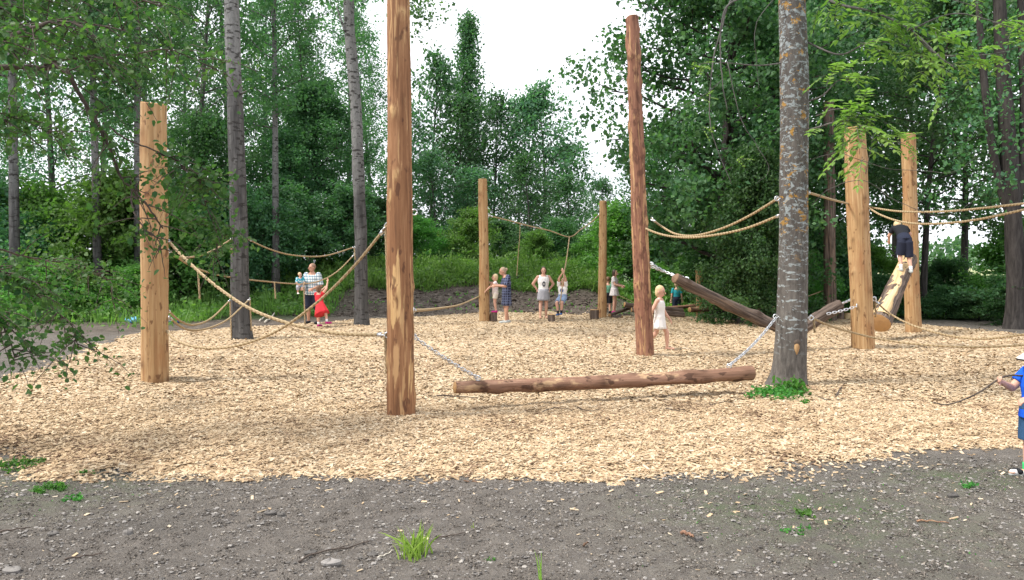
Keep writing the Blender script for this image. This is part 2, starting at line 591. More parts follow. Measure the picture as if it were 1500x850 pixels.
for nm, c in dict(white=(0.78, 0.76, 0.74), red=(0.55, 0.035, 0.045), navy=(0.022, 0.026, 0.045), grey=(0.34, 0.34, 0.37), denim=(0.22, 0.29, 0.42),
                  teal=(0.03, 0.28, 0.33), blue=(0.012, 0.10, 0.62), black=(0.017, 0.018, 0.022), green=(0.12, 0.30, 0.20), pinkwhite=(0.70, 0.60, 0.58),
                  cream=(0.66, 0.60, 0.50), magenta=(0.42, 0.03, 0.18), darkdenim=(0.035, 0.085, 0.17), brightgreen=(0.05, 0.50, 0.16), printgrey=(0.07, 0.075, 0.085),
                  printblue=(0.05, 0.11, 0.28), shoegrey=(0.42, 0.44, 0.42), leather=(0.12, 0.06, 0.03), skyblue=(0.16, 0.42, 0.72)).items():
    M[nm] = plain("cloth_" + nm, c, 0.85, spec=0.15, var=0.1, scale=14)


def plaid(name, base, line, line2, s):
    m, nt, out = newmat(name)
    tc = nt.nodes.new("ShaderNodeTexCoord")
    sep = nd(nt, "ShaderNodeSeparateXYZ", {0: tc.outputs["Object"]})
    hx = math_(nt, "ADD", sep.outputs[0], sep.outputs[1])
    a = math_(nt, "FRACT", math_(nt, "MULTIPLY", hx, s))
    b = math_(nt, "FRACT", math_(nt, "MULTIPLY", sep.outputs[2], s))
    fa = ramp(nt, a, [(0.0, 1), (0.32, 1), (0.34, 0)], "CONSTANT")
    fb = ramp(nt, b, [(0.0, 1), (0.32, 1), (0.34, 0)], "CONSTANT")
    c = mixc(nt, math_(nt, "MULTIPLY", fa, 0.8), base, line)
    c = mixc(nt, math_(nt, "MULTIPLY", fb, 0.8), c, line2)
    return finish(m, nt, out, c, 0.85, spec=0.15)


M["plaid_shirt"] = plaid("plaid_shirt", (0.70, 0.72, 0.72), (0.10, 0.30, 0.36), (0.10, 0.16, 0.22), 13)
M["plaid_dress"] = plaid("plaid_dress", (0.022, 0.026, 0.05), (0.15, 0.17, 0.26), (0.11, 0.13, 0.22), 14)
M["pattern_dress"] = plaid("pattern_dress", (0.62, 0.58, 0.57), (0.42, 0.38, 0.42), (0.56, 0.52, 0.52), 20)


def two_tone(name, a, b, sc):
    m, nt, out = newmat(name)
    n = noise(nt, coords(nt), sc, 2)
    return finish(m, nt, out, ramp(nt, n, [(0.5, a), (0.53, b)]), 0.85, spec=0.15)


M["toddler_top"] = two_tone("toddler_top", (0.03, 0.30, 0.38), (0.55, 0.65, 0.68), 16)
# ================================================================ ground
def sst(a, b, x):
    t = np.clip((x - a) / (b - a), 0, 1)
    return t * t * (3 - 2 * t)


def height(x, y):
    x = np.asarray(x, float)
    y = np.asarray(y, float)
    far = 1 - sst(60, 110, y)
    bank = 1.65 * sst(26.6, 34, y) * sst(-12, -6, x) * (1 - sst(1.5, 6.5, x)) * far
    left = 0.75 * sst(25, 33, y) * (1 - sst(-11, -5, x)) * far
    n = nz2(x, y, 3.0, 3) * 0.13 * sst(26.5, 30, y) * (1 - sst(2, 8, x)) * far
    n2 = nz2(x, y, 1.3, 5) * 0.012
    n3 = (nz2(x, y, 0.45, 6) * 0.008 + nz2(x, y, 0.22, 16, 1) * .004) * (1 - sst(9, 12, y))
    return bank + left + n + n2 + n3


def noisegrid(lo, hi, steps):
    return np.concatenate([np.arange(a, b, s) for a, b, s in steps] + [[hi]])


gx = noisegrid(-900, 900, [(-900, -120, 60), (-120, -40, 8), (-40, -16, 1.0), (-16, -7, 0.4), (-7, 8, 0.12), (8, 18, 0.4), (18, 40, 1.0), (40, 120, 8), (120, 900, 60)])
gy = noisegrid(-30, 1600, [(-30, 2, 2.0), (2, 8, 0.10), (8, 26, 0.6), (26, 38, 0.3), (38, 70, 1.5), (70, 200, 8), (200, 1600, 100)])
X, Y = np.meshgrid(gx, gy)
Zg = height(X, Y)
V = np.stack([X, Y, Zg], -1).reshape(-1, 3)
ny, nx = X.shape
i = (np.arange(ny - 1)[:, None] * nx + np.arange(nx - 1)[None, :])
Fq = np.stack([i, i + 1, i + nx + 1, i + nx], -1).reshape(-1, 4)
mb = MB()
mb.add(V, Fq)
ground = mb.build("ground", M["soil"], smooth=True)
tag(ground, "dark grey bare soil around the wood chip bed, rising to a bank behind", "ground", kind="structure")


def setattr_pt(o, name, vals):
    a = o.data.attributes.new(name, "FLOAT", "POINT")
    a.data.foreach_set("value", np.asarray(vals, np.float32).ravel())


edge = nz2(X, Y, 4.0, 9) * 1.2
bankmask = sst(-9, -5, X) * (1 - sst(2.5, 6, X))
mound = sst(26.2, 27.2, Y) * (1 - sst(31.0, 32.2, Y + edge)) * bankmask
mound = np.maximum(mound, .85 * sst(18.5, 21.5, Y + edge * .5) * (1 - sst(26, 27.5, Y + edge)) * (1 - sst(-5, -3, X)) * (.55 + .45 * sst(-13, -10, X)))
grass = sst(24.5, 26.5, Y + edge * 1.5) * (1 - bankmask) * (1 - sst(-9, -7, X) * (1 - sst(-7, -5, X)) * 0) + sst(30.6, 31.8, Y + edge) * bankmask
grass = np.clip(grass, 0, 1) * (1 - sst(120, 160, Y) * 0.5)
field = sst(70, 85, Y) * sst(8, 16, X - Y * 0.12)
moss = np.exp(-(((X - 1.9) / 0.9) ** 2 + ((Y - 5.6) / 0.55) ** 2)) + np.exp(-(((X - 3.6) / 0.7) ** 2 + ((Y - 6.3) / 0.4) ** 2)) + 0.8 * np.exp(-(((X + 3.4) / 0.8) ** 2 + ((Y - 6.1) / 0.7) ** 2)) + 0.35 * np.exp(-(((X - 2.5) / 1.4) ** 2 + ((Y - 4.8) / 0.6) ** 2))
setattr_pt(ground, "mound", mound)
setattr_pt(ground, "grass", grass)
setattr_pt(ground, "field", field)
setattr_pt(ground, "moss", np.clip(moss, 0, 1) * (Y < 8.3))

# ---------------------------------------------------------------- chip bed
edge_px = [(-180, 640), (-110, 575), (-20, 563), (60, 540), (110, 522), (150, 503), (200, 488), (280, 483), (350, 479), (440, 474), (560, 466), (700, 460),
           (870, 461), (1030, 464), (1200, 465), (1340, 475), (1420, 481), (1500, 489), (1650, 505), (1900, 560), (1900, 640), (1500, 651), (1380, 650),
           (1290, 655), (1215, 660), (1170, 675), (1120, 688), (1000, 694), (860, 697), (700, 690), (600, 691), (450, 688), (280, 691), (180, 688), (95, 689),
           (45, 652), (-30, 655)]
poly = np.array([tuple(G(px, py, 0.03))[:2] for px, py in edge_px])


def sdpoly(x, y):
    """signed distance, positive inside"""
    p = np.stack([x, y], -1)
    d = np.full(x.shape, 1e9)
    ins = np.zeros(x.shape, bool)
    n = len(poly)
    for k in range(n):
        a, b = poly[k], poly[(k + 1) % n]
        e = b - a
        w = p - a
        t = np.clip((w @ e) / (e @ e), 0, 1)
        q = w - t[..., None] * e
        d = np.minimum(d, np.hypot(q[..., 0], q[..., 1]))
        c = (a[1] > y) != (b[1] > y)
        xi = a[0] + (y - a[1]) / (b[1] - a[1] + 1e-12) * e[0]
        ins ^= c & (x < xi)
    return np.where(ins, d, -d)


HEAPS = [tuple(G(a, b, 0.03))[:2] for a, b in ((227, 560), (587, 612), (944, 522), (710, 471), (882, 466), (1264, 511), (1338, 487), (1216, 470), (1158, 574), (354, 503), (530, 480))]


def bedh(x, y):
    s = sdpoly(x, y) + nz2(x, y, 1.3, 21) * 0.20 + nz2(x, y, 0.3, 22) * 0.08
    h = BED * sst(-0.05, 0.45, s) * (1 + 0.3 * nz2(x, y, 2.2, 23)) + 0.014 * nz2(x, y, 0.5, 24) * sst(0, 0.5, s)
    for hx, hy in HEAPS:
        h = h + 0.035 * np.exp(-((x - hx) ** 2 + (y - hy) ** 2) / 0.13)
    return h, s


bx = np.arange(-15, 19.1, 0.11)
by = np.arange(6.0, 29.0, 0.11)
BX, BY = np.meshgrid(bx, by)
BH, BS = bedh(BX, BY)
zz = height(BX, BY) + np.where(BS > -0.06, BH + 0.004, -0.06)
V = np.stack([BX, BY, zz], -1).reshape(-1, 3)
ny, nx = BX.shape
i = (np.arange(ny - 1)[:, None] * nx + np.arange(nx - 1)[None, :])
Fq = np.stack([i, i + 1, i + nx + 1, i + nx], -1).reshape(-1, 4)
ok = (BS.reshape(-1)[Fq] > -0.08).any(1)
mb = MB()
mb.add(V, Fq[ok])
bed = mb.build("wood_chip_bed", M["chip_bed"], smooth=True)
tag(bed, "pale wood chip bed covering the playground floor", "ground", kind="structure")


def chip_field(N, x0, x1, y0, y1, L, box, r, smin=-0.02, thin=None):
    x = r.uniform(x0, x1, N)
    y = r.uniform(y0, y1, N)
    h, s = bedh(x, y)
    keep = s > smin - 0.10 * r.exponential(1, N)
    keep &= (s > 0.25) | (r.random(N) < 0.75)
    x, y, h, s = x[keep], y[keep], h[keep], s[keep]
    z = height(x, y) + np.where(s > -0.06, h, 0) + r.uniform(0.0, 0.016, len(x))
    c = np.stack([x, y, z], -1)
    return chips(c, L, box, r)


def chips(c, L, box, r):
    n_ = len(c)
    a = r.uniform(0, 2 * PI, n_)
    t = np.stack([np.cos(a), np.sin(a), r.normal(0, 0.13, n_)], -1)
    n = nrm(np.stack([r.normal(0, 0.24, n_), r.normal(0, 0.24, n_), np.ones(n_)], -1))
    t = nrm(t - n * (t * n).sum(1, keepdims=True))
    b = np.cross(n, t)
    l = (L * np.exp(np.clip(r.normal(0, 0.42, n_), -1, .75)))[:, None]
    w = np.minimum(l * r.uniform(0.2, 0.55, n_)[:, None], L * .6)
    sk = r.uniform(-0.35, 0.35, n_)[:, None]
    th = l * 0.10
    top = np.stack([c - t * l * .5 - b * w * .5, c + t * l * .5 - b * w * (.5 + sk), c + t * l * (.5 - abs(sk) * .3) + b * w * .4, c - t * l * (.5 + sk * .3) + b * w * .5], 1)
    if not box:
        return top.reshape(-1, 3), np.arange(n_ * 4).reshape(-1, 4)
    bot = top - (n * th)[:, None, :]
    V = np.concatenate([top, bot], 1).reshape(-1, 3)
    k = np.array([[0, 1, 2, 3], [0, 4, 5, 1], [1, 5, 6, 2], [2, 6, 7, 3], [3, 7, 4, 0]])
    Fq = (np.arange(n_)[:, None, None] * 8 + k[None]).reshape(-1, 4)
    return V, Fq


r = np.random.default_rng(5)
mb = MB()
for (N, x0, x1, y0, y1, L, box) in ((180000, -7.5, 8.5, 6.2, 9.6, 0.036, True), (160000, -11, 12, 9.6, 14.5, 0.043, False), (170000, -14, 18, 14.5, 29, 0.055, False)):
    Vc, Fc = chip_field(N, x0, x1, y0, y1, L, box, r)
    nf = len(Fc)
    cc_ = Vc.reshape(nf // 5, 8, 3)[:, 0] if box else Vc.reshape(nf, 4, 3)[:, 0]
    chip_dark = np.clip(nz2(cc_[:, 0], cc_[:, 1], 1.7, 44) - .25, 0, 1) * .55 + np.clip(nz2(cc_[:, 0], cc_[:, 1], .5, 45) - .45, 0, 1) * .5  # damp patches spread by noise
    for (hx, hy, hw, hd) in ((.75, 8.6, .8, .28), (2.2, 9.2, .6, .25), (-4.6, 7.4, 1.2, .3), (-3.6, 6.9, .7, .4), (4.2, 12.5, 1.6, .2), (3.0, 19, 2.2, .2)):  # ovals at fixed spots where the chip colour is simply made darker
        chip_dark = chip_dark + hd * np.exp(-((cc_[:, 0] - hx) / hw) ** 2 - ((cc_[:, 1] - hy) / (hw * .6)) ** 2)
    rr = np.clip(.12 + .8 * r.random(len(cc_)) ** .9 - chip_dark * r.uniform(.2, .9, len(cc_)), 0, 1)
    rr = np.where(r.random(len(cc_)) < .035, r.uniform(0, .08, len(cc_)), rr)
    mb.add(Vc, Fc, np.repeat(rr, 5) if box else rr)
# stray chips thrown on the soil in front
N = 520
x = r.uniform(-6, 6, N)
y = 6.75 - r.exponential(0.75, N)
k = y > 3.2
c = np.stack([x[k], y[k], height(x[k], y[k]) + 0.008], -1)
Vc, Fc = chips(c, 0.030, True, r)
mb.add(Vc, Fc, np.repeat(0.4 + 0.6 * r.random(len(c)), 5))
wc = mb.build("wood_chips", M["chip"])
tag(wc, "loose pale wood chips lying all over the playground bed", "wood chips", kind="stuff")

# ---------------------------------------------------------------- gravel and crumbs of soil
def pebbles(c, rad, r):
    n_ = len(c)
    base = np.array([[1, 0, 0], [0, 1, 0], [-1, 0, 0], [0, -1, 0], [.6, .6, .55], [-.6, .6, .5], [-.6, -.6, .6], [.6, -.6, .5], [0, 0, .85]], float)
    f4 = np.array([[0, 1, 4, 4], [1, 2, 5, 5]])
    tri = np.array([[0, 4, 7], [0, 1, 4], [1, 5, 4], [1, 2, 5], [2, 6, 5], [2, 3, 6], [3, 7, 6], [3, 0, 7], [4, 5, 8], [5, 6, 8], [6, 7, 8], [7, 4, 8]])
    a = r.uniform(0, 2 * PI, n_)
    jit = 1 + r.uniform(-.3, .3, (n_, 9, 1))
    v = base[None] * jit * rad[:, None, None] * np.stack([np.ones(n_), r.uniform(.55, 1, n_), r.uniform(.4, .8, n_)], -1)[:, None, :]
    ca, sa = np.cos(a)[:, None], np.sin(a)[:, None]
    xx = v[..., 0] * ca - v[..., 1] * sa
    yy = v[..., 0] * sa + v[..., 1] * ca
    v = np.stack([xx, yy, v[..., 2]], -1) + c[:, None, :]
    Fq = (np.arange(n_)[:, None, None] * 9 + tri[None]).reshape(-1, 3)
    return v.reshape(-1, 3), Fq


N = 60000
x = r.uniform(-5.5, 6.0, N)
y = r.uniform(3.3, 7.0, N)
s = sdpoly(x, y)
k = (s < 0.1) & (nz2(x, y, 0.8, 33) + r.normal(0, 0.6, N) > -0.1)
x, y = x[k], y[k]
rad = 0.0048 * np.exp(np.clip(r.normal(0, 0.62, len(x)), -2, 1.05)) * (1 + 0.1 * (y - 3.3))
c = np.stack([x, y, height(x, y) + 0.001], -1)
mb = MB()
Vc, Fc = pebbles(c, rad, r)
mb.add(Vc, Fc, np.repeat(r.random(len(c)), 12))
N = 120000
y = 3.7 + 3.3 * r.random(N) ** 1.2
x = r.uniform(-.72, .72, N) * (y + .6)
s = sdpoly(x, y)
k = s < 0.05
x, y = x[k], y[k]
rad = .0042 * np.exp(np.clip(r.normal(0, .45, len(x)), -1, 1)) * (1 + .1 * (y - 3.7))
a = r.uniform(0, 6.28, len(x))
c = np.stack([x, y, height(x, y) - .001], -1)
ring = [c + np.stack([np.cos(a + q * 2.09) * rad, np.sin(a + q * 2.09) * rad, np.zeros(len(x))], -1) for q in range(3)]
top = c + np.stack([r.normal(0, .4, len(x)) * rad, r.normal(0, .4, len(x)) * rad, rad * r.uniform(.5, 1.1, len(x))], -1)
Vc = np.stack(ring + [top], 1).reshape(-1, 3)
Fc = (np.arange(len(x))[:, None, None] * 4 + np.array([[0, 1, 3], [1, 2, 3], [2, 0, 3]])[None]).reshape(-1, 3)
mb.add(Vc, Fc, np.repeat(r.random(len(x)), 3), 1)
tag(mb.build("gravel", [M["stone"], M["crumb"]]), "fine grey grit and crumbs scattered over the bare soil", "gravel", kind="stuff")


def stone(px, py, size, tone, label, sq=(1, .75, .55)):
    p = G(px, py)
    u = np.linspace(0, 2 * PI, 14, endpoint=False)
    vv = np.linspace(-0.5 * PI, 0.5 * PI, 9)
    rr = np.random.default_rng(int(px + py))
    V, n = [], 14
    ph = rr.uniform(0, 6, 6)
    for b in vv:
        for a in u:
            d = np.array([math.cos(a) * math.cos(b), math.sin(a) * math.cos(b), math.sin(b)])
            k = 1 + .16 * math.sin(2 * a + ph[0]) + .12 * math.sin(3 * a + ph[1] + b) + .12 * math.sin(4 * b + ph[2])
            V.append(d * k * size * np.array(sq))
    i = (np.arange(8)[:, None] * n + np.arange(n)[None])
    j = (np.arange(8)[:, None] * n + (np.arange(n)[None] + 1) % n)
    Fq = np.stack([i, j, j + n, i + n], -1).reshape(-1, 4)
    mb = MB()
    mb.add(np.array(V), Fq, tone)
    o = mb.build("stone", M["stone"])
    o.location = (p.x, p.y, float(height(p.x, p.y)) + size * sq[2] * 0.35)
    o.rotation_euler = (0, 0, rr.uniform(-.5, .5))
    tag(o, label, "stone", "stones on the bare soil")


for a in ((485, 831, .050, .80, "pale grey stone beside the long dark twig, biggest on the bare soil"),
          (396, 754, .038, .35, "dark grey stone, one of a touching pair on the bare soil", (1, .7, .6)),
          (412, 756, .034, .22, "blackish stone lying against the dark grey one on the bare soil", (.8, 1, .6)),
          (455, 812, .032, .12, "flat blackish stone between the long dark twig and the grass tuft"),
          (545, 812, .026, .3, "small dark stone just beside the bright grass tuft"),
          (77, 783, .036, .4, "rounded mid grey stone on soil below the small weeds"),
          (187, 785, .036, .5, "flat grey stone on open soil in front of the left pale post"),
          (18, 837, .045, .65, "light grey stone at the near corner of the bare soil"),
          (1396, 727, .042, .1, "black lump of stone on soil near the child in blue"),
          (1023, 790, .028, .35, "bluish grey stone beside the dry curled leaf on soil"),
          (142, 712, .026, .55, "small pale grey stone beside the low weeds at the chip edge")):
    stone(*a)


def stick(pts, r0, mat, label, name="twig", cat="twig", group="twigs and sticks on the ground", z=0.0, forks=()):
    w = [Vector((p.x, p.y, p.z)) for p in (G(a, b, z) for a, b in pts)]
    w = [Vector((p.x, p.y, float(height(p.x, p.y)) + z + r0 * 1.1)) for p in w]
    c = catmull(w, 6)
    rr = np.random.default_rng(int(pts[0][0]))
    c[:, 2] += np.abs(np.sin(np.linspace(0, 9, len(c)))) * r0 * 1.3
    mb = MB()
    mb.add(*tube(c, np.linspace(r0, r0 * .5, len(c)), 6))
    for f, (dx, dy) in forks:
        p = c[int(f * (len(c) - 1))]
        q = p + np.array([dx, dy, r0 * .5])
        mb.add(*tube([p, (p + q) / 2 + np.array([0, .006, .004]), q], [r0 * .6, r0 * .5, r0 * .3], 5))
    o = mb.build(name, M[mat], smooth=True)
    tag(o, label, cat, group)


stick([(438, 826), (465, 813), (510, 803), (545, 793)], .006, "twig", "long thin dark twig lying beside the pale grey stone", forks=[(.6, (.05, .04))])
stick([(637, 789), (660, 786), (682, 783)], .005, "twig", "short dark twig poking out behind the bright grass tuft")
stick([(553, 818), (566, 812), (576, 806)], .005, "pale_stick", "short pale straw at the foot of the bright grass tuft")
stick([(95, 820), (125, 817), (150, 815)], .006, "twig", "short brown twig on soil near the rounded grey stone")
stick([(0, 780), (25, 777), (45, 774)], .006, "twig", "dark twig entering from the edge of the bare soil")
stick([(680, 694), (705, 683), (733, 682)], .008, "wood_swing", "reddish bark strip lying across the front chip edge")
stick([(1343, 764), (1365, 765), (1390, 766)], .007, "wood_swing", "straight brown stick on soil, near the child in blue")
stick([(1362, 690), (1375, 683), (1392, 686)], .005, "twig", "curved dark twig on soil just off the chip edge")
stick([(1225, 581), (1230, 573), (1237, 565)], .012, "twig", "upright little dark twig in the chips beside the lichen tree", z=BED)
stick([(855, 805), (862, 800)], .008, "chip", "curled pale wood sliver alone on the soil")
stick([(998, 786), (1010, 789), (1016, 792)], .012, "wood_swing", "dry curled brown leaf stalk lying on the soil")
for k_, (pts_, lab_) in enumerate((
        ([(795, 604), (815, 599), (838, 601)], "dark bark sliver in chips below the middle of the swing log"),
        ([(842, 596), (862, 602), (880, 600)], "thin dark twig in chips below the swing log, right of the bark sliver"),
        ([(1040, 595), (1062, 590), (1080, 593)], "brown twig in chips below the swing log's chained end nearest the lichen tree"),
        ([(1198, 582), (1215, 588), (1240, 586)], "curving twig lying in chips right of the lichen tree's weeds"),
        ([(975, 598), (990, 601), (1003, 600)], "short dark twig in chips before the swing log's thicker half"))):
    stick(pts_, .006, "twig", lab_, z=BED + .01)
stick([(640, 583), (700, 585)], .01, "twig", "brown twig in chips below the swing log's free end", z=BED)
# ================================================================ posts, logs, ropes, chains
def log_mesh(L, r0, r1, seed, name, mats, knots=14, rough=0.02, kamp=0.022, bend=0.0, flare=0.0, seg=40, lump=0.05, capdome=0.01, tip=0.0):
    """round timber along local +Z; slot 0 side, slot 1 ends"""
    r = np.random.default_rng(seed)
    nr = max(12, int(L / 0.07))
    t = np.linspace(0, 1, nr)
    a = np.linspace(0, 2 * PI, seg, endpoint=False)
    T, A = np.meshgrid(t, a, indexing="ij")
    Rr = r0 + (r1 - r0) * T
    Rr = Rr * (1 + flare * np.exp(-T * L / 0.25))
    for _ in range(7):
        f = r.integers(1, 4)
        Rr = Rr * (1 + lump * 0.4 * np.sin(f * A + r.uniform(0, 6.28) + T * L * r.uniform(-1.2, 1.2)) * np.sin(T * L * r.uniform(.5, 2.5) + r.uniform(0, 6)))
    Rr = Rr + rough * r0 * r.normal(size=Rr.shape) * 0.35
    K = np.zeros_like(Rr)
    for _ in range(knots):
        k0, ka = r.uniform(0.02, 0.98), r.uniform(0, 2 * PI)
        s = r.uniform(0.028, 0.058)
        dz = (T - k0) * L
        da = (np.angle(np.exp(1j * (A - ka)))) * Rr
        g = np.exp(-(da ** 2 + (dz * .75) ** 2) / (2 * s * s))
        Rr = Rr + kamp * r.uniform(.4, 1) * g
        K = np.maximum(K, np.exp(-(da ** 2 + (dz * .8) ** 2) / (2 * (s * .8) ** 2)) * r.uniform(.5, 1))
    ph = r.uniform(0, 6.28)
    ox = bend * np.sin(T * PI + .2) * math.cos(ph)
    oy = bend * np.sin(T * PI + .2) * math.sin(ph)
    Zz = T * L + tip * np.cos(A - 0.6) * (T > 0.999)
    V = np.stack([Rr * np.cos(A) + ox, Rr * np.sin(A) + oy, Zz], -1).reshape(-1, 3)
    i = np.arange(nr - 1)[:, None] * seg
    j = np.arange(seg)[None]
    k = (j + 1) % seg
    Fq = np.stack([i + j, i + k, i + seg + k, i + seg + j], -1).reshape(-1, 4)
    mb = MB()
    mb.add(V, Fq, 0, 0, K.ravel())
    for end in (0, nr - 1):
        ring = V[end * seg:(end + 1) * seg]
        c = ring.mean(0)
        sgn = -1 if end == 0 else 1
        inner = c + (ring - c) * 0.93 + np.array([0, 0, sgn * capdome])
        W = np.vstack([ring + np.array([0, 0, sgn * .0008]), inner, [c + np.array([0, 0, sgn * capdome])]])
        q = np.stack([np.arange(seg), (np.arange(seg) + 1) % seg, (np.arange(seg) + 1) % seg + seg, np.arange(seg) + seg], -1)
        tr = np.stack([np.arange(seg) + seg, (np.arange(seg) + 1) % seg + seg, np.full(seg, 2 * seg)], -1)
        if end == 0:
            q, tr = q[:, ::-1], tr[:, ::-1]
        mb.add(W, [q, tr], 0, 1)
    return mb.mesh(name, mats, True)


def place_axis(o, a, b):
    a, b = Vector(a), Vector(b)
    q = (b - a).normalized().to_track_quat("Z", "Y")
    o.matrix_world = Matrix.LocRotScale(a, q, (1, 1, 1))
    return o


POSTS = {}


def post(key, base, top, w0, w1, mat, seed, label, knots=14, group="upright timber posts of the rope course", name="timber_post", Y=None, **kw):
    b = G(base[0], base[1], BED) if Y is None else P(base[0], base[1], Y)
    t = P(top[0], top[1], b.y)
    ax = (t - b).normalized()
    a = b - ax * 0.25
    sc = b.y / F_PX
    me = log_mesh((t - a).length, w0 * sc / 2, w1 * sc / 2, seed, name, [M[mat], M["wood_end"]], knots, **kw)
    o = place_axis(link(name, me), a, t)
    tag(o, label, "post", group)
    POSTS[key] = (a, t, w0 * sc / 2, w1 * sc / 2, o)
    return o


post("A", (227, 560), (225, 152), 39, 36, "wood_pale", 1, "thick pale peeled post nearest the overhanging branch, top sawn flat", 16, kamp=.014, tip=.03)
post("B", (587.5, 612), (583, -130), 42, 30, "wood_brown", 2, "tallest red brown post, running out of view above the swing log chain", 32, flare=.04, kamp=.02)
post("C", (944.5, 522), (926, 26), 26.5, 18, "wood_reddish", 3, "tall leaning reddish post with peeling bark beside the girl in white", 30, kamp=.03, rough=.05, lump=.09, tip=.02)
post("D", (710, 471), (707, 263), 15.5, 13, "wood_pale", 4, "slim pale post with a small girl hugging it from a stump", 8, kamp=.012)
post("E", (882, 466), (883.5, 295), 13, 10.5, "wood_pale", 5, "thin ochre post with a stump at its foot and a girl behind it", 12, kamp=.02, lump=.08)
post("F", (1264, 511), (1252, 188), 34, 29, "wood_pale", 6, "stout knotty pale post holding the ropes beside the lichen tree", 26, kamp=.025, lump=.08)
post("G", (1338, 487), (1330, 197), 23, 19, "wood_pale", 7, "pale post that the climbing log leans against", 12, kamp=.02, lump=.08)
post("H", (1216, 470), (1214, 150), 19, 14, "wood_bark", 8, "dark red brown peeled post standing behind the stout knotty pale post", 12, kamp=.02)
post("I", (1026, 462), (1024, 396), 12, 11, "wood_pale", 9, "short pale post seen under the hanging log's raised end", 6)
post("J", (1134, 469), (1134, 438), 12, 12, "wood_bark", 10, "low dark post half hidden behind the lichen tree", 4)


def eyebolt(parent, loc, s=0.035, axis=(1, 0, 0)):
    """ring on a short shank, a part of the post it is screwed into"""
    ax = Vector(axis).normalized()
    u = ax.orthogonal().normalized()
    mb = MB()
    a = np.linspace(0, 2 * PI, 17)
    cen = np.array(loc) + np.array(ax) * s * 1.2
    w = np.array(Vector((0, 0, 1)) - ax * ax.z) if abs(ax.z) < .9 else np.array((1.0, 0, 0))
    w = w / np.linalg.norm(w)
    pts = cen + s * (np.cos(a)[:, None] * np.array(ax) + np.sin(a)[:, None] * w)
    mb.add(*tube(pts, s * .26, 8))
    mb.add(*tube([np.array(loc) - np.array(ax) * .04, np.array(loc) + np.array(ax) * s * .4], s * .26, 8))
    o = mb.build("eye_bolt", M["steel"], smooth=True)
    if parent is not None:
        bpy.context.view_layer.update()
        o.parent = parent
        o.matrix_parent_inverse = parent.matrix_world.inverted()
    return o


# ---------------------------------------------------------------- ropes
def rope(pts, label, r0=0.019, group="ropes of the rope course", name="rope", tail=None, hw=True):
    r0 = r0 * .86
    c = catmull(pts, 14)
    mb = MB()

    def addrope(c, r0):
        V, Fs = tube(c, r0, 8)
        dd_ = np.concatenate([[0], np.cumsum(np.linalg.norm(np.diff(c, axis=0), axis=1))])
        V = V.reshape(len(c), 8, 3)
        V = c[:, None] + (V - c[:, None]) * (1 + .14 * np.cos(2 * np.arange(8)[None] * PI / 4 + dd_[:, None] * 85))[..., None]
        V = V.reshape(-1, 3)
        d = np.concatenate([[0], np.cumsum(np.linalg.norm(np.diff(c, axis=0), axis=1))])
        k = np.repeat(d, 8) * 85 + np.tile(np.arange(8) * 2 * PI / 8 * 2, len(c)) + 0.01
        mb.add(V, Fs, 0, 0, k)
    # resample so the twist is carried by the vertices
    d = np.concatenate([[0], np.cumsum(np.linalg.norm(np.diff(c, axis=0), axis=1))])
    n = max(8, int(d[-1] / 0.012))
    s = np.linspace(0, d[-1], n)
    c = np.stack([np.interp(s, d, c[:, k]) for k in range(3)], -1)
    addrope(c, r0)
    if tail is not None:                        # the loose end hanging below the fixing
        for (p, ln) in tail:
            p = np.array(tuple(p))
            cc = np.linspace(0, 1, max(6, int(ln / .03)))[:, None] * np.array([0.02, 0.015, -ln]) + p
            addrope(cc, r0)
    o = mb.build(name, M["rope"], smooth=True)
    if hw and r0 >= .0150:
        for e, e2 in ((0, 6), (-1, -7)):
            ms = MB()
            dv = nrm(c[e2] - c[e])
            q = np.linspace(0, 2 * PI, 13)
            up = nrm(np.array([0, 0, 1.0]) - dv * dv[2])
            for k, rad in ((0.0, .030), (.05, .026)):
                ax2 = up if k == 0 else np.cross(dv, up)
                ms.add(*tube(c[e] + dv * k + rad * (np.cos(q)[:, None] * dv * 1.3 + np.sin(q)[:, None] * ax2), .0075, 6))
            ms.add(*tube([c[e] + dv * .07, c[e] + dv * .13], r0 * 1.3, 10))
            ms.build('shackle', M['steel'], o, smooth=True)
    return tag(o, label, "rope", group)


def pp(*l):
    return [P(*q) for q in l]


rope(pp((243, 349, 11.4), (268, 376, 11.1), (310, 414, 10.7), (362, 450, 10.2), (420, 473, 9.8), (490, 488, 9.3), (567, 491, 8.85)), "thick pale rope sagging from the left pale post to the tallest brown post", .023,
     tail=[(P(564, 491, 8.85), .42)])
rope(pp((240, 478, 11.4), (255, 497, 11.0), (290, 509, 10.6), (340, 508, 10.2), (400, 488, 9.8), (460, 447, 9.4), (515, 394, 9.1), (567, 331, 8.9)), "slack rope dipping to the chips and climbing to the tallest brown post", .018,
     tail=[(P(565, 331, 8.9), .75)])
rope(pp((246, 371, 11.7), (262, 377, 12.6), (285, 376, 14), (310, 368, 15.8), (340, 350, 17.8)), "rope from the left pale post's upper bolt back to the dark trunk", .019, tail=[(P(338, 352, 17.8), .3)])
rope(pp((362, 350, 18), (395, 365, 18.6), (430, 374, 19.4), (475, 375, 20.6), (520, 362, 22.2)), "rope strung high between the dark trunk and the curved trunk", .019, tail=[(P(519, 362, 22.2), .35)])
rope(pp((246, 455, 11.8), (265, 471, 13), (285, 476, 14.4), (310, 466, 16.2), (337, 440, 17.8)), "lower rope rising behind the left post to the dark trunk", .019, tail=[(P(337, 440, 17.8), .95)])
rope(pp((248, 466, 11.6), (275, 483, 12.8), (305, 481, 14.6), (335, 467, 16.4), (366, 438, 17.9)), "lower rope crossing in front of the dark trunk's foot", .019, tail=[(P(366, 438, 17.9), .7)])
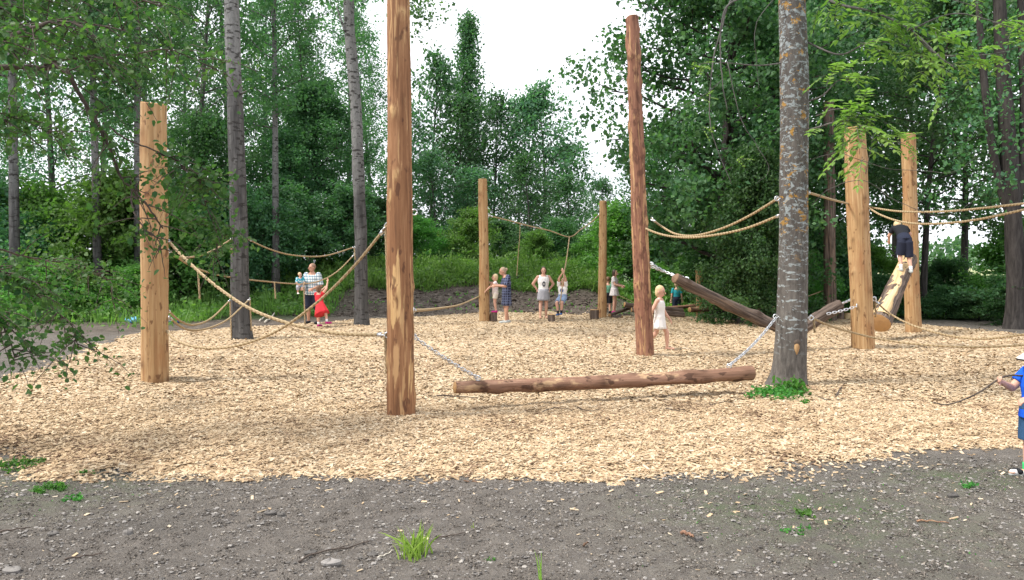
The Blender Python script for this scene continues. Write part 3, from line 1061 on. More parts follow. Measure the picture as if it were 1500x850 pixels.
rope(pp((247, 368, 11.9), (285, 392, 14.5), (330, 405, 17.5), (385, 412, 19.8), (440, 416, 21.2), (470, 411, 21.6), (495, 397, 21.9), (520, 372, 22.3)), "long rope the girl in red is holding on to", .019,
     tail=[(P(402, 413, 20.2), .42), (P(445, 416, 21.2), 1.05), (P(290, 394, 14.8), .55)])
rope(pp((606, 455, 9.0), (625, 454, 12), (650, 451, 15.5), (675, 446, 19), (703, 434, 24)), "single rope running back from the tallest post to the slim pale post", .021)
vknot = P(834, 347, 24.6)
rope(pp((716, 316, 24.1), (745, 323, 24.2), (775, 331, 24.3), (805, 338, 24.45), (834, 347, 24.6), (850, 337, 25), (868, 324, 25.4), (880, 312, 25.6)), "rope in a shallow V from the slim pale post to the thin ochre post", .02)
rope([P(762, 328, 24.3), P(761, 350, 24.3), P(759, 375, 24.3), P(757, 404, 24.3)], "thin loose rope dangling behind the woman in the dark dress", .013)
rope([vknot, P(832, 365, 24.4), P(829, 385, 24.25), P(826, 402, 24.1), P(823, 425, 24.0), P(820, 446, 23.95)], "swing rope the boy in white hangs on", .02, name="swing_rope", hw=False)
rope(pp((935, 327, 14.75), (948, 336, 14.4), (975, 345, 13.9), (1010, 348, 13.2), (1050, 344, 12.5), (1095, 334, 11.8), (1146, 314, 11.0)), "lower of two ropes slung from the leaning reddish post to the lichen tree", .02)
rope(pp((955, 321, 14.9), (968, 331, 14.6), (990, 343, 14.1), (1020, 345, 13.4), (1060, 334, 12.6), (1100, 315, 11.9), (1144, 288, 11.1)), "upper of two ropes slung from the leaning reddish post to the lichen tree", .02, tail=[(P(1141, 291, 11.1), .1)])
rope(pp((1183, 282, 11.1), (1200, 287, 12.0), (1220, 293, 13.5), (1245, 299, 16.0), (1275, 304, 15.9), (1320, 310, 14.8), (1380, 310, 13.6), (1440, 305, 12.4), (1520, 296, 11.2)), "upper long rope passing the stout pale post and leaving the view", .02)
rope(pp((1266, 300, 15.9), (1290, 315, 15.4), (1325, 326, 14.6), (1370, 328, 13.6), (1430, 322, 12.5), (1520, 303, 11.2)), "lower long rope from the stout pale post leaving the view", .02)
rope(pp((1188, 465, 11.2), (1210, 475, 11.8), (1240, 485, 12.4), (1280, 495, 12.8), (1330, 503, 12.6), (1400, 508, 12), (1460, 508, 11.4), (1530, 503, 10.8)), "knee high rope from the lichen tree passing before the stout pale post", .018, tail=[(P(1192, 466, 11.2), .20)])
rope(pp((1281, 439, 16.1), (1300, 457, 15.9), (1330, 474, 15.4), (1370, 487, 14.8), (1410, 495, 14.2), (1450, 496, 13.5), (1530, 486, 12.4)), "knee high rope from the stout pale post's bolt leaving the view", .02, tail=[(P(1282, 441, 16.1), .32)])
rope(pp((1100, 455, 22), (1150, 445, 23), (1212, 424, 24.4)), "grey rope sloping up to the dark red brown post", .018)
rope(pp((906, 433, 26.2), (918, 438, 26.2), (932, 445, 26.2)), "short thin rope from the dark haired girl to the log pile", .013)

# ---------------------------------------------------------------- chains
def chain(a, b, label, link_l=0.062, w=0.020, wire=0.0062, sag=0.02, group="galvanised chains"):
    a, b = np.array(tuple(a)), np.array(tuple(b))
    L = np.linalg.norm(b - a)
    n = max(3, int(round(L / (link_l * 0.78))))
    tt = np.linspace(0, 1, n + 1)
    pts = a + (b - a) * tt[:, None]
    pts[:, 2] -= sag * L * np.sin(tt * PI)
    mb = MB()
    q = np.linspace(0, 2 * PI, 15)
    for k in range(n):
        p, d = (pts[k] + pts[k + 1]) / 2, nrm(pts[k + 1] - pts[k])
        u = nrm(np.cross(d, [0.3, 0.2, 1.0]))
        v = np.cross(d, u)
        s = u if k % 2 else v
        h = link_l / 2 - w / 2
        cx = np.where(np.abs(np.cos(q)) < 1e-9, 0, np.sign(np.cos(q))) * h + np.cos(q) * w * .62
        loop = p + cx[:, None] * d + (np.sin(q) * w * .62)[:, None] * s * 1.25
        mb.add(*tube(loop, wire, 6, cap=False))
    o = mb.build("chain", M["steel"], smooth=True)
    return tag(o, label, "chain", group)


# ---------------------------------------------------------------- swing log
def logthing(a, b, r0, r1, mats, seed, label, group=None, name="log", parts=None, **kw):
    a, b = Vector(a), Vector(b)
    me = log_mesh((b - a).length, r0, r1, seed, name, [M[m_] for m_ in mats], **kw)
    o = place_axis(link(name, me), a, b)
    tag(o, label, "log", group)
    bpy.context.view_layer.update()
    return o


sw_a, sw_b = P(667, 567, 9.15), P(1100, 547, 10.35)
sw = logthing(sw_a, sw_b, .069, .094, ("wood_swing", "wood_end"), 31, "long slim log hung level on two chains before the lichen tree", None, "swing_log", knots=26, bend=.035, rough=.07, lump=.12, kamp=.02)
axv = (sw_b - sw_a).normalized()
# broken branch stub on the underside
stub = P(791, 571, 9.5)
mb = MB()
mb.add(*tube([stub + Vector((0, 0, .05)), stub + Vector((.01, 0, -.0)), stub + Vector((-.025, 0, -.045))], [.02, .016, .007], 7))
o = mb.build("branch_stub", M["twig"], smooth=True)
o.parent = sw
o.matrix_parent_inverse = sw.matrix_world.inverted()
pa, pb = P(700, 556, 9.22), P(1068, 538, 10.25)
eyebolt(sw, pa - Vector((0, 0, .02)), .028, (0, 0, 1))
eyebolt(sw, pb - Vector((0, 0, .02)), .028, (0, 0, 1))
chain(P(607, 494, 8.85), pa + Vector((0, 0, .02)), "galvanised chain from the tallest brown post to the swing log")
chain(P(1138, 464, 10.9), pb + Vector((0, 0, .02)), "galvanised chain from the lichen tree to the swing log", sag=.04)
eyebolt(POSTS["B"][4], P(603, 493, 8.85), .024)
eyebolt(POSTS["B"][4], P(602, 311, 8.85), .030)
eyebolt(POSTS["B"][4], P(571, 491, 8.82), .026, (-1, 0, 0))
eyebolt(POSTS["A"][4], P(239, 349, 11.4), .04, (.7, -.7, 0))
eyebolt(POSTS["A"][4], P(237, 477, 11.4), .04, (.7, -.7, 0))
eyebolt(POSTS["C"][4], P(951, 387, 14.8), .035)
eyebolt(POSTS["F"][4], P(1277, 438, 16.1), .04)
eyebolt(POSTS["F"][4], P(1255, 448, 15.75), .04, (-.4, -.9, 0))
eyebolt(POSTS["F"][4], P(1262, 300, 15.8), .04, (.5, -.9, 0))
eyebolt(POSTS["D"][4], P(713, 315, 24.05), .035)

# ---------------------------------------------------------------- hanging logs behind the lichen tree
hl_a, hl_b = P(989, 407, 14.3), P(1172, 493, 15.4)
hl = logthing(hl_a, hl_b, .090, .118, ("wood_bark", "wood_endold"), 33, "dark bark log slung by chains from the leaning reddish post", "hanging logs", "hanging_log", knots=18, bend=.05, rough=.07, lump=.14, kamp=.04)
chain(P(953, 386, 14.8), P(992, 406, 14.35), "upper strand of doubled chain from leaning post to hanging log", wire=.008, group="galvanised chains")
chain(P(954, 391, 14.85), P(1008, 408, 14.45), "lower strand of doubled chain from leaning post to hanging log", wire=.008)
hl2 = logthing(P(1166, 485, 15.6), P(1230, 447, 15.9), .125, .11, ("wood_bark", "wood_endold"), 34, "short dark log tilting up from behind the lichen tree to the stout pale post", "hanging logs", "hanging_log", knots=10, rough=.07, lump=.14, kamp=.03)
chain(P(1212, 460, 15.6), P(1254, 449, 15.7), "near chain linking the short tilted log to the stout pale post", .075, .026, .008)
chain(P(1222, 448, 15.8), P(1250, 437, 16.3), "far chain linking the short tilted log to the stout pale post", .075, .026, .008)

# ---------------------------------------------------------------- climbing log, split face up
cl_a, cl_b = P(1289, 473, 17.5), P(1332, 379, 19.45)
cl = logthing(cl_a, cl_b, .215, .175, ("wood_bark", "wood_end"), 36, "big half peeled log leaning up to a pale post, boy climbing it", None, "climbing_log", knots=14, rough=.06, lump=.1, kamp=.03)
dirv = (cl_b - cl_a).normalized()
upn = (Vector((-.45, -.35, 1)) - dirv * Vector((-.45, -.35, 1)).dot(dirv)).normalized()
side = dirv.cross(upn).normalized()
# pale peeled strip lying on the log as a curved shell a few mm proud
mb = MB()
nl, na = 40, 9
ls_ = np.linspace(.04, .97, nl)
an = np.linspace(-1, 1, na)
Lc = (cl_b - cl_a).length
r_ = np.random.default_rng(3)
Vv = []
for q in ls_:
    rad = (.215 + (.175 - .215) * q) * 1.05
    wdt = 1.18 + .12 * math.sin(q * 17) + r_.normal(0, .012) + .07 * math.sin(q * 41)
    for s in an:
        th = s * wdt - .12
        p = cl_a + dirv * (q * Lc) + (upn * math.cos(th) + side * math.sin(th)) * (rad + r_.normal(0, .002) - .035 * (abs(s) > .95))
        Vv.append(tuple(p))
i = np.arange(nl - 1)[:, None] * na + np.arange(na - 1)[None]
Fq = np.stack([i, i + 1, i + na + 1, i + na], -1).reshape(-1, 4)
inv = np.array(cl.matrix_world.inverted())
Vv = np.array(Vv) @ inv[:3, :3].T + inv[:3, 3]
mb.add(Vv, Fq)
o = mb.build("peeled_face", M["wood_split"], cl, smooth=True)

# ---------------------------------------------------------------- low balance logs and stumps
def lowlog(a, b, w0, w1, Ya, Yb, mat, seed, label, group="low balance logs behind the posts"):
    A_, B_ = P(a[0], a[1], Ya), P(b[0], b[1], Yb)
    return logthing(A_, B_, w0 * Ya / F_PX / 2, w1 * Yb / F_PX / 2, (mat, "wood_end"), seed, label, group, "balance_log", knots=8, rough=.05, lump=.1, seg=20)


lowlog((893, 462), (928, 449), 5, 5, 25.5, 27, "wood_bark", 41, "thin log sloping up from the thin ochre post, girl standing on it")
lowlog((915, 446), (1000, 456), 7, 8, 26.0, 26.4, "wood_bark", 42, "thicker log crossing behind the leaning reddish post, sawn pale on top")
lowlog((925, 454), (1002, 461), 7, 8, 25.4, 25.6, "wood_bark", 43, "lowest thick log of the pile, ending beside the girl in white")
lowlog((945, 454), (1034, 447), 5, 5, 26.6, 27.2, "wood_swing", 44, "slender brown log lying over the pile towards the short pale post")
lowlog((896, 464), (911, 466), 5, 6, 25.6, 25.4, "wood_bark", 45, "stubby log end lying at the foot of the thin ochre post")
lowlog((1022, 463), (1066, 466), 8, 8, 25.5, 25.2, "wood_bark", 46, "dark log lying by the low bush under the hanging log")
lowlog((1010, 454), (1060, 452), 8, 8, 26.5, 27, "wood_swing", 47, "brown log lying at the foot of the short pale post")


def stump(px, py, w, h, mat, seed, label, lift=0.0):
    b = G(px, py, BED)
    s = b.y / F_PX
    a = Vector((b.x, b.y, BED + lift - .06))
    t = Vector((b.x, b.y, BED + lift + h * s))
    me = log_mesh((t - a).length, w * s / 2, w * s / 2 * .96, seed, "stump", [M[mat], M["wood_end"]], 5, seg=22)
    o = place_axis(link("stump", me), a, t)
    return tag(o, label, "stump", "sawn log stumps for stepping")


stump(723, 471, 11, 13, "wood_bark", 51, "dark stump against the slim pale post, small girl standing on it")
stump(808, 471, 10, 10, "wood_bark", 52, "low brown stump under the swinging boy's feet")
stump(870.5, 468, 13, 14, "wood_bark", 53, "dark stump beside the thin ochre post, nobody on it")
stump(1231, 468, 10, 24, "wood_bark", 54, "dark stump behind the stout pale post, beside the red brown post")
stump(1241, 466, 9, 7, "wood_split", 55, "freshly cut pale stump just behind the stout pale post")
# ================================================================ people
def ellipsoid(c, r, rot=None, n=16, m=10):
    V = []
    for i in range(m + 1):
        b = -PI / 2 + PI * i / m
        for k in range(n):
            a = 2 * PI * k / n
            V.append((math.cos(a) * math.cos(b) * r[0], math.sin(a) * math.cos(b) * r[1], math.sin(b) * r[2]))
    V = np.array(V)
    if rot is not None:
        V = V @ np.array(rot).T
    V = V + np.array(c)
    i = np.arange(m)[:, None] * n
    j = np.arange(n)[None]
    k = (j + 1) % n
    return V, np.stack([i + j, i + k, i + n + k, i + n + j], -1).reshape(-1, 4)


def caps(a, b, ra, rb, n=14):
    """tapered capsule with round ends"""
    a, b = np.array(tuple(a), float), np.array(tuple(b), float)
    d = nrm(b - a)
    pts, rad = [], []
    for q in np.linspace(-PI / 2 + .05, 0, 5):
        pts.append(a + d * ra * math.sin(q)); rad.append(ra * math.cos(q))
    for q in (.33, .66):
        pts.append(a + (b - a) * q); rad.append(ra + (rb - ra) * q)
    for q in np.linspace(0, PI / 2 - .05, 5):
        pts.append(b + d * rb * math.sin(q)); rad.append(rb * math.cos(q))
    return tube(pts, rad, n)


def frust(a, b, ra, rb, n=18):
    a, b = np.array(tuple(a), float), np.array(tuple(b), float)
    return tube([a, a + (b - a) * .33, a + (b - a) * .66, b], [ra, ra + (rb - ra) * .33, ra + (rb - ra) * .66, rb], n)


def loft(cs, wx, wy, xax, n=24):
    """elliptical sections along a spine; x axis = shoulder line"""
    cs = np.array([tuple(c) for c in cs], float)
    d = nrm(np.gradient(cs, axis=0))
    x = np.array(tuple(xax), float)
    a = np.linspace(0, 2 * PI, n, endpoint=False)
    V = []
    for c, w, dp, t in zip(cs, wx, wy, d):
        ux = nrm(x - t * np.dot(x, t))
        uy = np.cross(t, ux)
        V.append(c + np.cos(a)[:, None] * ux * w + np.sin(a)[:, None] * uy * dp)
    V = np.vstack(V)
    m = len(cs)
    i = np.arange(m - 1)[:, None] * n
    j = np.arange(n)[None]
    k = (j + 1) % n
    return V, [np.stack([i + j, i + k, i + n + k, i + n + j], -1).reshape(-1, 4), np.array([list(range(n))[::-1], list(range((m - 1) * n, m * n))])]


def remesh(name, mb, voxel, mat, parent, it=2, fac=.5):
    tmp = bpy.data.objects.new("tmp", mb.mesh("tmp", mat, True))
    COL.objects.link(tmp)
    md = tmp.modifiers.new("r", "REMESH")
    md.mode = "VOXEL"
    md.voxel_size = voxel
    md.use_smooth_shade = True
    if it:
        s = tmp.modifiers.new("s", "SMOOTH")
        s.factor, s.iterations = fac, it
    dg = bpy.context.evaluated_depsgraph_get()
    me = bpy.data.meshes.new_from_object(tmp.evaluated_get(dg))
    old = tmp.data
    bpy.data.objects.remove(tmp)
    bpy.data.meshes.remove(old)
    me.materials.clear()
    me.materials.append(mat)
    me.name = name
    return link(name, me, parent)


DEF = dict(hd=(0, -.012, .925), nk=(0, .005, .845), ch=(0, .0, .70), pv=(0, 0, .53),
           sL=(.105, .005, .80), eL=(.14, .015, .635), wL=(.145, -.02, .49), hL=(.052, 0, .51), kL=(.055, -.012, .285), aL=(.055, .012, .05), fL=(.006, -.105, -.028),
           sR=(-.105, .005, .80), eR=(-.14, .015, .635), wR=(-.145, -.02, .49), hR=(-.052, 0, .51), kR=(-.055, -.012, .285), aR=(-.055, .012, .05), fR=(-.006, -.105, -.028))
KID = dict(hd=(0, -.012, .905), nk=(0, .005, .80), ch=(0, 0, .665), pv=(0, 0, .50), sL=(.10, .005, .765), sR=(-.10, .005, .765), eL=(.135, .015, .61), eR=(-.135, .015, .61),
           wL=(.14, -.02, .475), wR=(-.14, -.02, .475), hL=(.05, 0, .48), hR=(-.05, 0, .48), kL=(.052, -.012, .265), kR=(-.052, -.012, .265))


def person(loc, h, face, label, wear, skin="skin", hair="hair_brown", kid=False, J=None, hairdo="short", eyes=True, look=0.0, group=None, plump=1.0, voxel=.0058, fing=None, barefoot=False, nod=0.0):
    root = empty("person", loc, label, "person", group, math.radians(face))
    j = dict(DEF)
    if kid:
        j.update(KID)
    j.update(J or {})
    g = {k: np.array(v, float) * h for k, v in j.items()}
    for s in "LR":
        g["f" + s] = g["a" + s] + np.array(j["f" + s], float) * h
    hk = 1.28 if kid else 1.0
    pl = plump * (1.06 if kid else 1.0)
    hr = np.array((.046, .056, .068)) * h * hk            # head half axes
    Rl = Matrix.Rotation(math.radians(look), 3, "Z") @ Matrix.Rotation(math.radians(nod), 3, "X")
    Rn = np.array(Rl)

    def hp(x, y, z):                                       # point in head space
        return g["hd"] + Rn @ np.array((x, y, z)) * hr[2]
    mb = MB()
    # trunk
    xs = g["sL"] - g["sR"]
    up = nrm(g["nk"] - g["ch"])
    sp = [g["nk"] + up * .01 * h, g["nk"] * .72 + g["ch"] * .28, g["nk"] * .42 + g["ch"] * .58, g["ch"], g["ch"] * .66 + g["pv"] * .34, g["ch"] * .33 + g["pv"] * .67, g["pv"], g["pv"] - nrm(g["ch"] - g["pv"]) * .045 * h]
    WX = np.array((.034, .082, .102, .098, .084, .083, .093, .080)) * h * pl
    WY = np.array((.034, .046, .060, .066, .060, .060, .066, .056)) * h * pl
    mb.add(*loft(sp, WX, WY, xs))
    mb.add(*caps(g["nk"] - up * .03 * h, g["hd"] - np.array((0, 0, .3)) * hr[2], .034 * h, .031 * h))
    # head, jaw, nose, ears
    mb.add(*ellipsoid(hp(0, .08, .12), hr * np.array((1, 1, .88)), Rn))
    mb.add(*ellipsoid(hp(0, -.16, -.42), hr * np.array((.74, .70, .58)), Rn))
    mb.add(*caps(hp(0, -.78, .06), hp(0, -.98, -.24), .07 * hr[2], .12 * hr[2], 10))
    mb.add(*ellipsoid(hp(0, -.74, -.56), hr * np.array((.30, .16, .12)), Rn, 10, 6))
    for s in (1, -1):
        mb.add(*ellipsoid(hp(.70 * s, .10, -.08), hr * np.array((.10, .22, .24)), Rn, 10, 6))
    # limbs, hands, feet
    for s in "LR":
        sx = 1 if s == "L" else -1
        S, E, W_, H_, K_, A_, T_ = (g[q + s] for q in ("s", "e", "w", "h", "k", "a", "f"))
        mb.add(*caps(S, E, .034 * h * pl, .026 * h * pl))
        mb.add(*caps(E, W_, .026 * h * pl, .0175 * h))
        d = nrm(W_ - E)
        side = nrm(np.cross(d, np.array((0, -1.0, .25))))
        pal = W_ + d * .030 * h
        nrmv = np.cross(d, side)
        mb.add(*caps(W_, pal, .0165 * h, .019 * h, 10))
        mb.add(*caps(pal - side * .012 * h, pal + side * .012 * h, .0125 * h, .0125 * h, 10))
        fr = .0072 * h
        curl = (fing or {}).get(s, .35)
        for q in range(4):
            o_ = (q - 1.5) * .0115 * h
            ln = (.040, .047, .044, .034)[q] * h
            k0 = pal + side * o_ + d * .012 * h
            d1 = nrm(d + nrmv * curl)
            d2 = nrm(d + nrmv * curl * 2.6)
            k1 = k0 + d1 * ln * .55
            mb.add(*caps(k0, k1, fr, fr * .95, 8))
            mb.add(*caps(k1, k1 + d2 * ln * .5, fr * .95, fr * .8, 8))
        t0 = W_ + d * .016 * h - side * .014 * h * sx
        t1 = t0 + nrm(d * .6 - side * sx * .9 + nrmv * .3) * .025 * h
        mb.add(*caps(t0, t1, fr * 1.15, fr, 8))
        mb.add(*caps(t1, t1 + nrm(d - side * sx * .2 + nrmv * .4) * .020 * h, fr, fr * .8, 8))
        mb.add(*caps(H_, K_, .050 * h * pl, .034 * h * pl))
        mb.add(*caps(K_ * .75 + A_ * .25, A_, .034 * h * pl, .0205 * h))
        mb.add(*caps(K_, K_ * .75 + A_ * .25, .033 * h * pl, .034 * h * pl))
        fd = nrm(T_ - A_)
        heel = A_ + np.array((0, 0, -.022 * h)) - np.array((fd[0], fd[1], 0)) * .014 * h
        mb.add(*caps(A_, heel, .021 * h, .021 * h))
        mb.add(*caps(heel, T_ * .8 + A_ * .2, .021 * h, .018 * h))
        mb.add(*ellipsoid(T_ * .9 + A_ * .1, np.array((.026, .028, .014)) * h, None, 12, 8))
    remesh("body", mb, voxel * h, M[skin], root)

    # clothing
    def torso(name, mat, hem, sleeve, infl=.012, flare=0.0, neck=1):
        m_ = MB()
        k = infl * h
        cs = [c.copy() for c in sp[neck:6]]
        wx = list(WX[neck:6] + k)
        wy = list(WY[neck:6] + k)
        end = g["pv"] + nrm(g["pv"] - g["ch"]) * hem * h
        for q in (.5, 1.0):
            cs.append(sp[5] * (1 - q) + end * q)
            wx.append(WX[6] + k + flare * h * q)
            wy.append(WY[6] + k + flare * h * q)
        m_.add(*loft(cs, wx, wy, xs))
        if sleeve > 0:
            for s in "LR":
                S, E = g["s" + s], g["e" + s]
                m_.add(*ellipsoid(S, np.full(3, .040 * h * pl + k * .4)))
                m_.add(*frust(S, S + (E - S) * min(sleeve, 1), .037 * h * pl + k * .5, .033 * h * pl + k * .8))
                if sleeve > 1:
                    m_.add(*ellipsoid(E, np.full(3, .028 * h + k)))
                    m_.add(*frust(E, E + (g["w" + s] - E) * (sleeve - 1), .028 * h + k, .022 * h + k))
        else:
            for s in "LR":
                m_.add(*caps(g["s" + s] * .62 + sp[1] * .38 + up * .012 * h, sp[2] * .5 + g["s" + s] * .5, .026 * h, .04 * h))
        remesh(name, m_, voxel * h * 1.1, M[mat], root, 2)

    def legs(name, mat, ln, infl=.013, skirt=False):
        m_ = MB()
        k = infl * h
        m_.add(*loft([sp[5] * .75 + sp[4] * .25, sp[5], sp[6], sp[7]], [WX[5] + k * .7, WX[5] + k, WX[6] + k, WX[7] + k], [WY[5] + k * .7, WY[5] + k, WY[6] + k, WY[7] + k], xs))
        for s in "LR":
            H_, K_, A_ = g["h" + s], g["k" + s], g["a" + s]
            m_.add(*ellipsoid(H_, np.full(3, .052 * h * pl + k * .6)))
            q = min(ln, 1)
            m_.add(*frust(H_, H_ + (K_ - H_) * q, .051 * h * pl + k, (.051 - .010 * q) * h * pl + k * 1.2))
            if ln > 1:
                m_.add(*ellipsoid(K_, np.full(3, .037 * h * pl + k)))
                m_.add(*frust(K_, K_ + (A_ - K_) * (ln - 1), .037 * h * pl + k, .030 * h * pl + k))
        remesh(name, m_, voxel * h * 1.1, M[mat], root, 2)

    def skirt(name, mat, z0, z1, w0, w1, sh=(0, 0)):
        m_ = MB()
        n_ = 7
        cs, wx, wy = [], [], []
        a_ = g["pv"] + np.array((0, 0, z0 * h))
        b_ = g["pv"] + np.array((sh[0] * h, sh[1] * h, -z1 * h))
        for q in np.linspace(0, 1, n_):
            cs.append(a_ * (1 - q) + b_ * q)
            w = (w0 + (w1 - w0) * q) * h
            wx.append(w); wy.append(w * .78)
        V, Fs = loft(cs, wx, wy, xs, 40)
        ang = np.tile(np.arange(40) * 2 * PI / 40, n_)
        qq = np.repeat(np.linspace(0, 1, n_), 40)
        cc = np.repeat(np.array(cs), 40, axis=0)
        V = cc + (V - cc) * (1 + .06 * qq * np.sin(ang * 9))[:, None]
        m_.add(V, Fs)
        return m_.build(name, M[mat], root, smooth=True)

    def shoes(mat, name="shoe", sock=None):
        for s in "LR":
            m_ = MB()
            A_, T_ = g["a" + s], g["f" + s]
            fd = T_ - A_
            fl = nrm(np.array((fd[0], fd[1], 0)))
            heel = A_ + np.array((0, 0, -.024 * h)) - fl * .016 * h
            m_.add(*caps(heel, T_ * .82 + A_ * .18, .027 * h, .024 * h))
            m_.add(*ellipsoid(T_ * .9 + A_ * .1, np.array((.032, .034, .021)) * h))
            m_.add(*caps(A_ * .7 + heel * .3, heel, .027 * h, .028 * h))
            o = remesh(name, m_, voxel * h, M[mat], root, 1)
            if sock:
                m2 = MB()
                K_ = g["k" + s]
                m2.add(*frust(A_, A_ + (K_ - A_) * .28, .026 * h, .030 * h))
                m2.build("sock", M[sock], root, True)
        return
    for w in wear:
        fn, args = w[0], w[1:]
        kw = args[-1] if args and isinstance(args[-1], dict) else {}
        args = args[:-1] if kw else args
        dict(torso=torso, legs=legs, skirt=skirt, shoes=shoes)[fn](*args, **kw)
    # hair
    if hairdo:
        m_ = MB()
        m_.add(*ellipsoid(hp(0, .20, .26), hr * np.array((1.08, .98, .84)), Rn))
        if hairdo in ("long", "bob", "pony", "bun", "child"):
            m_.add(*ellipsoid(hp(0, .38, -.12), hr * np.array((1.02, .72, .95 if hairdo == "child" else .8)), Rn))
        if hairdo == "bob":
            for s in (1, -1):
                m_.add(*caps(hp(.62 * s, .15, .2), hp(.66 * s, .22, -.85), .26 * hr[2], .24 * hr[2]))
            m_.add(*caps(hp(0, .6, .1), hp(0, .6, -.8), .45 * hr[2], .4 * hr[2]))
        if hairdo == "long":
            m_.add(*caps(hp(0, .6, .1), hp(0, .78, -1.7), .52 * hr[2], .3 * hr[2]))
            for s in (1, -1):
                m_.add(*caps(hp(.55 * s, .3, .1), hp(.6 * s, .45, -1.2), .26 * hr[2], .2 * hr[2]))
        if hairdo == "bun":
            m_.add(*ellipsoid(hp(0, 1.08, .28), np.full(3, .38 * hr[2])))
        if hairdo == "pony":
            m_.add(*caps(hp(0, .95, .35), hp(0, 1.2, -.7), .2 * hr[2], .12 * hr[2]))
        ho = remesh("hair", m_, voxel * h, M[hair], root, 1)
    if eyes:
        for s in (1, -1):
            m_ = MB()
            m_.add(*ellipsoid(hp(.30 * s, -.705, .03), np.array((.115, .07, .07)) * hr[2], Rn, 10, 6))
            m_.build("eye", M["eye"], root, True)
        m_ = MB()
        m_.add(*ellipsoid(hp(0, -.80, -.52), np.array((.22, .07, .05)) * hr[2], Rn, 10, 6))
        m_.build("mouth", M["lips"], root, True)
    return root, g, hp, hr


def child_mesh(root, name, mat, shapes, voxel=None):
    m_ = MB()
    for V, Fq in shapes:
        m_.add(V, Fq)
    if voxel:
        return remesh(name, m_, voxel, M[mat], root, 1)
    return m_.build(name, M[mat], root, True)


def bedpt(px, py):
    p = G(px, py, BED)
    return Vector((p.x, p.y, BED + float(height(p.x, p.y))))


# man in plaid shirt with a toddler on his arm
pm = bedpt(458, 475)
hm = 90 * pm.y / F_PX * .995
person(pm, hm, -12, "man in pale plaid shirt and dark knee shorts with a toddler on his arm",
       [("torso", "shirt", "plaid_shirt", .05, .95, dict(infl=.018, flare=.006)), ("legs", "shorts", "navy", 1.02, dict(infl=.018)), ("shoes", "black")],
       skin="skin_tan", hair="hair_shaved", look=-35, plump=1.1,
       J=dict(eR=(-.17, -.02, .64), wR=(-.12, -.14, .60), eL=(.15, .0, .63), wL=(.07, -.12, .585), aL=(.09, .012, .05), kL=(.075, -.012, .285), aR=(-.075, .012, .05), kR=(-.07, -.012, .285)))
ht = .74
s_ = pm.y / F_PX
pt = Vector((pm.x - 16 * s_, pm.y - .16, BED + .70))
person(pt, ht, 35, "toddler in turquoise top carried on the arm of the man in plaid",
       [("torso", "top", "toddler_top", .05, .9), ("legs", "trousers", "grey", 1.5), ("shoes", "white")], kid=True, hair="hair_blond", plump=1.25, eyes=True, look=20,
       J=dict(hL=(.06, 0, .48), kL=(.13, -.13, .44), aL=(.12, -.10, .24), hR=(-.06, 0, .48), kR=(-.13, -.13, .44), aR=(-.12, -.10, .24), eL=(.15, -.06, .62), wL=(.10, -.16, .60), eR=(-.15, -.05, .60), wR=(-.12, -.15, .56)))
# girl in red holding the rope
pr = bedpt(468, 479)
hg = 62 * pr.y / F_PX
person(pr, hg, 150, "girl in a bright red dress gripping the long rope, one leg kicked sideways",
       [("torso", "dress_top", "red", .02, .25), ("skirt", "dress_skirt", "red", .06, .20, .10, .19, dict(sh=(-.12, .05))), ("shoes", "magenta", dict(sock="white"))],
       kid=True, hair="hair_brown", hairdo="pony", eyes=True, look=25,
       J=dict(hd=(.02, -.01, .89), pv=(-.03, .02, .50), eL=(.09, -.10, .82), wL=(.05, -.20, .90), sR=(-.11, 0, .79), eR=(-.20, -.03, .90), wR=(-.19, -.08, 1.06),
              hR=(-.09, 0, .47), kR=(-.22, .02, .33), aR=(-.29, .06, .13), fR=(-.06, -.08, -.03), hL=(.02, 0, .47), kL=(.03, -.01, .265), aL=(.02, .01, .05)))

# little girl on the stump by the slim pale post
st = G(723, 471, BED)
zt = BED + 13 * st.y / F_PX
hgs = 57 * st.y / F_PX
person((st.x + .05, st.y - .03, zt + .0), hgs, -90, "small blond girl in white top standing on a stump, hugging the slim post",
       [("torso", "top", "pinkwhite", .03, .35), ("legs", "shorts", "cream", .55), ("shoes", "magenta")], kid=True, hair="hair_blond", hairdo="child",
       J=dict(eL=(.12, -.11, .68), wL=(.085, -.24, .56), eR=(-.12, -.12, .76), wR=(-.10, -.26, .82), aL=(.04, .02, .05), aR=(-.04, .02, .05)))
# woman in dark plaid dress
pw = bedpt(742, 474)
hw = 85 * pw.y / F_PX
person(pw, hw, -78, "woman in a dark plaid dress with her hair in a bun, facing the small girl",
       [("torso", "dress_top", "plaid_dress", .03, .95, dict(infl=.016)), ("skirt", "dress_skirt", "plaid_dress", .05, .22, .098, .112), ("shoes", "shoegrey")],
       skin="skin_tan", hair="hair_ash", hairdo="bun", nod=12,
       J=dict(hd=(0, -.07, .90), nk=(0, -.03, .835), eL=(.14, -.05, .65), wL=(.09, -.20, .655), eR=(-.14, -.05, .65), wR=(-.09, -.20, .665), aL=(.05, -.02, .05), aR=(-.05, .04, .05)))
# woman in white tank top
pw2 = bedpt(796, 467)
hw2 = 76 * pw2.y / F_PX
rt, g_, hp_, hr_ = person(pw2, hw2, 4, "woman in white sleeveless top with a dark print and grey shorts, hands behind her hips",
       [("torso", "top", "white", .06, 0, dict(infl=.014, flare=.004)), ("skirt", "skirt", "grey", .035, .185, .104, .125)],
       hair="hair_dark", hairdo="bob", barefoot=True, nod=8,
       J=dict(eL=(.20, .05, .665), wL=(.12, .06, .56), eR=(-.20, .05, .665), wR=(-.12, .06, .56), aL=(.05, .0, .05), aR=(-.065, -.05, .05)))
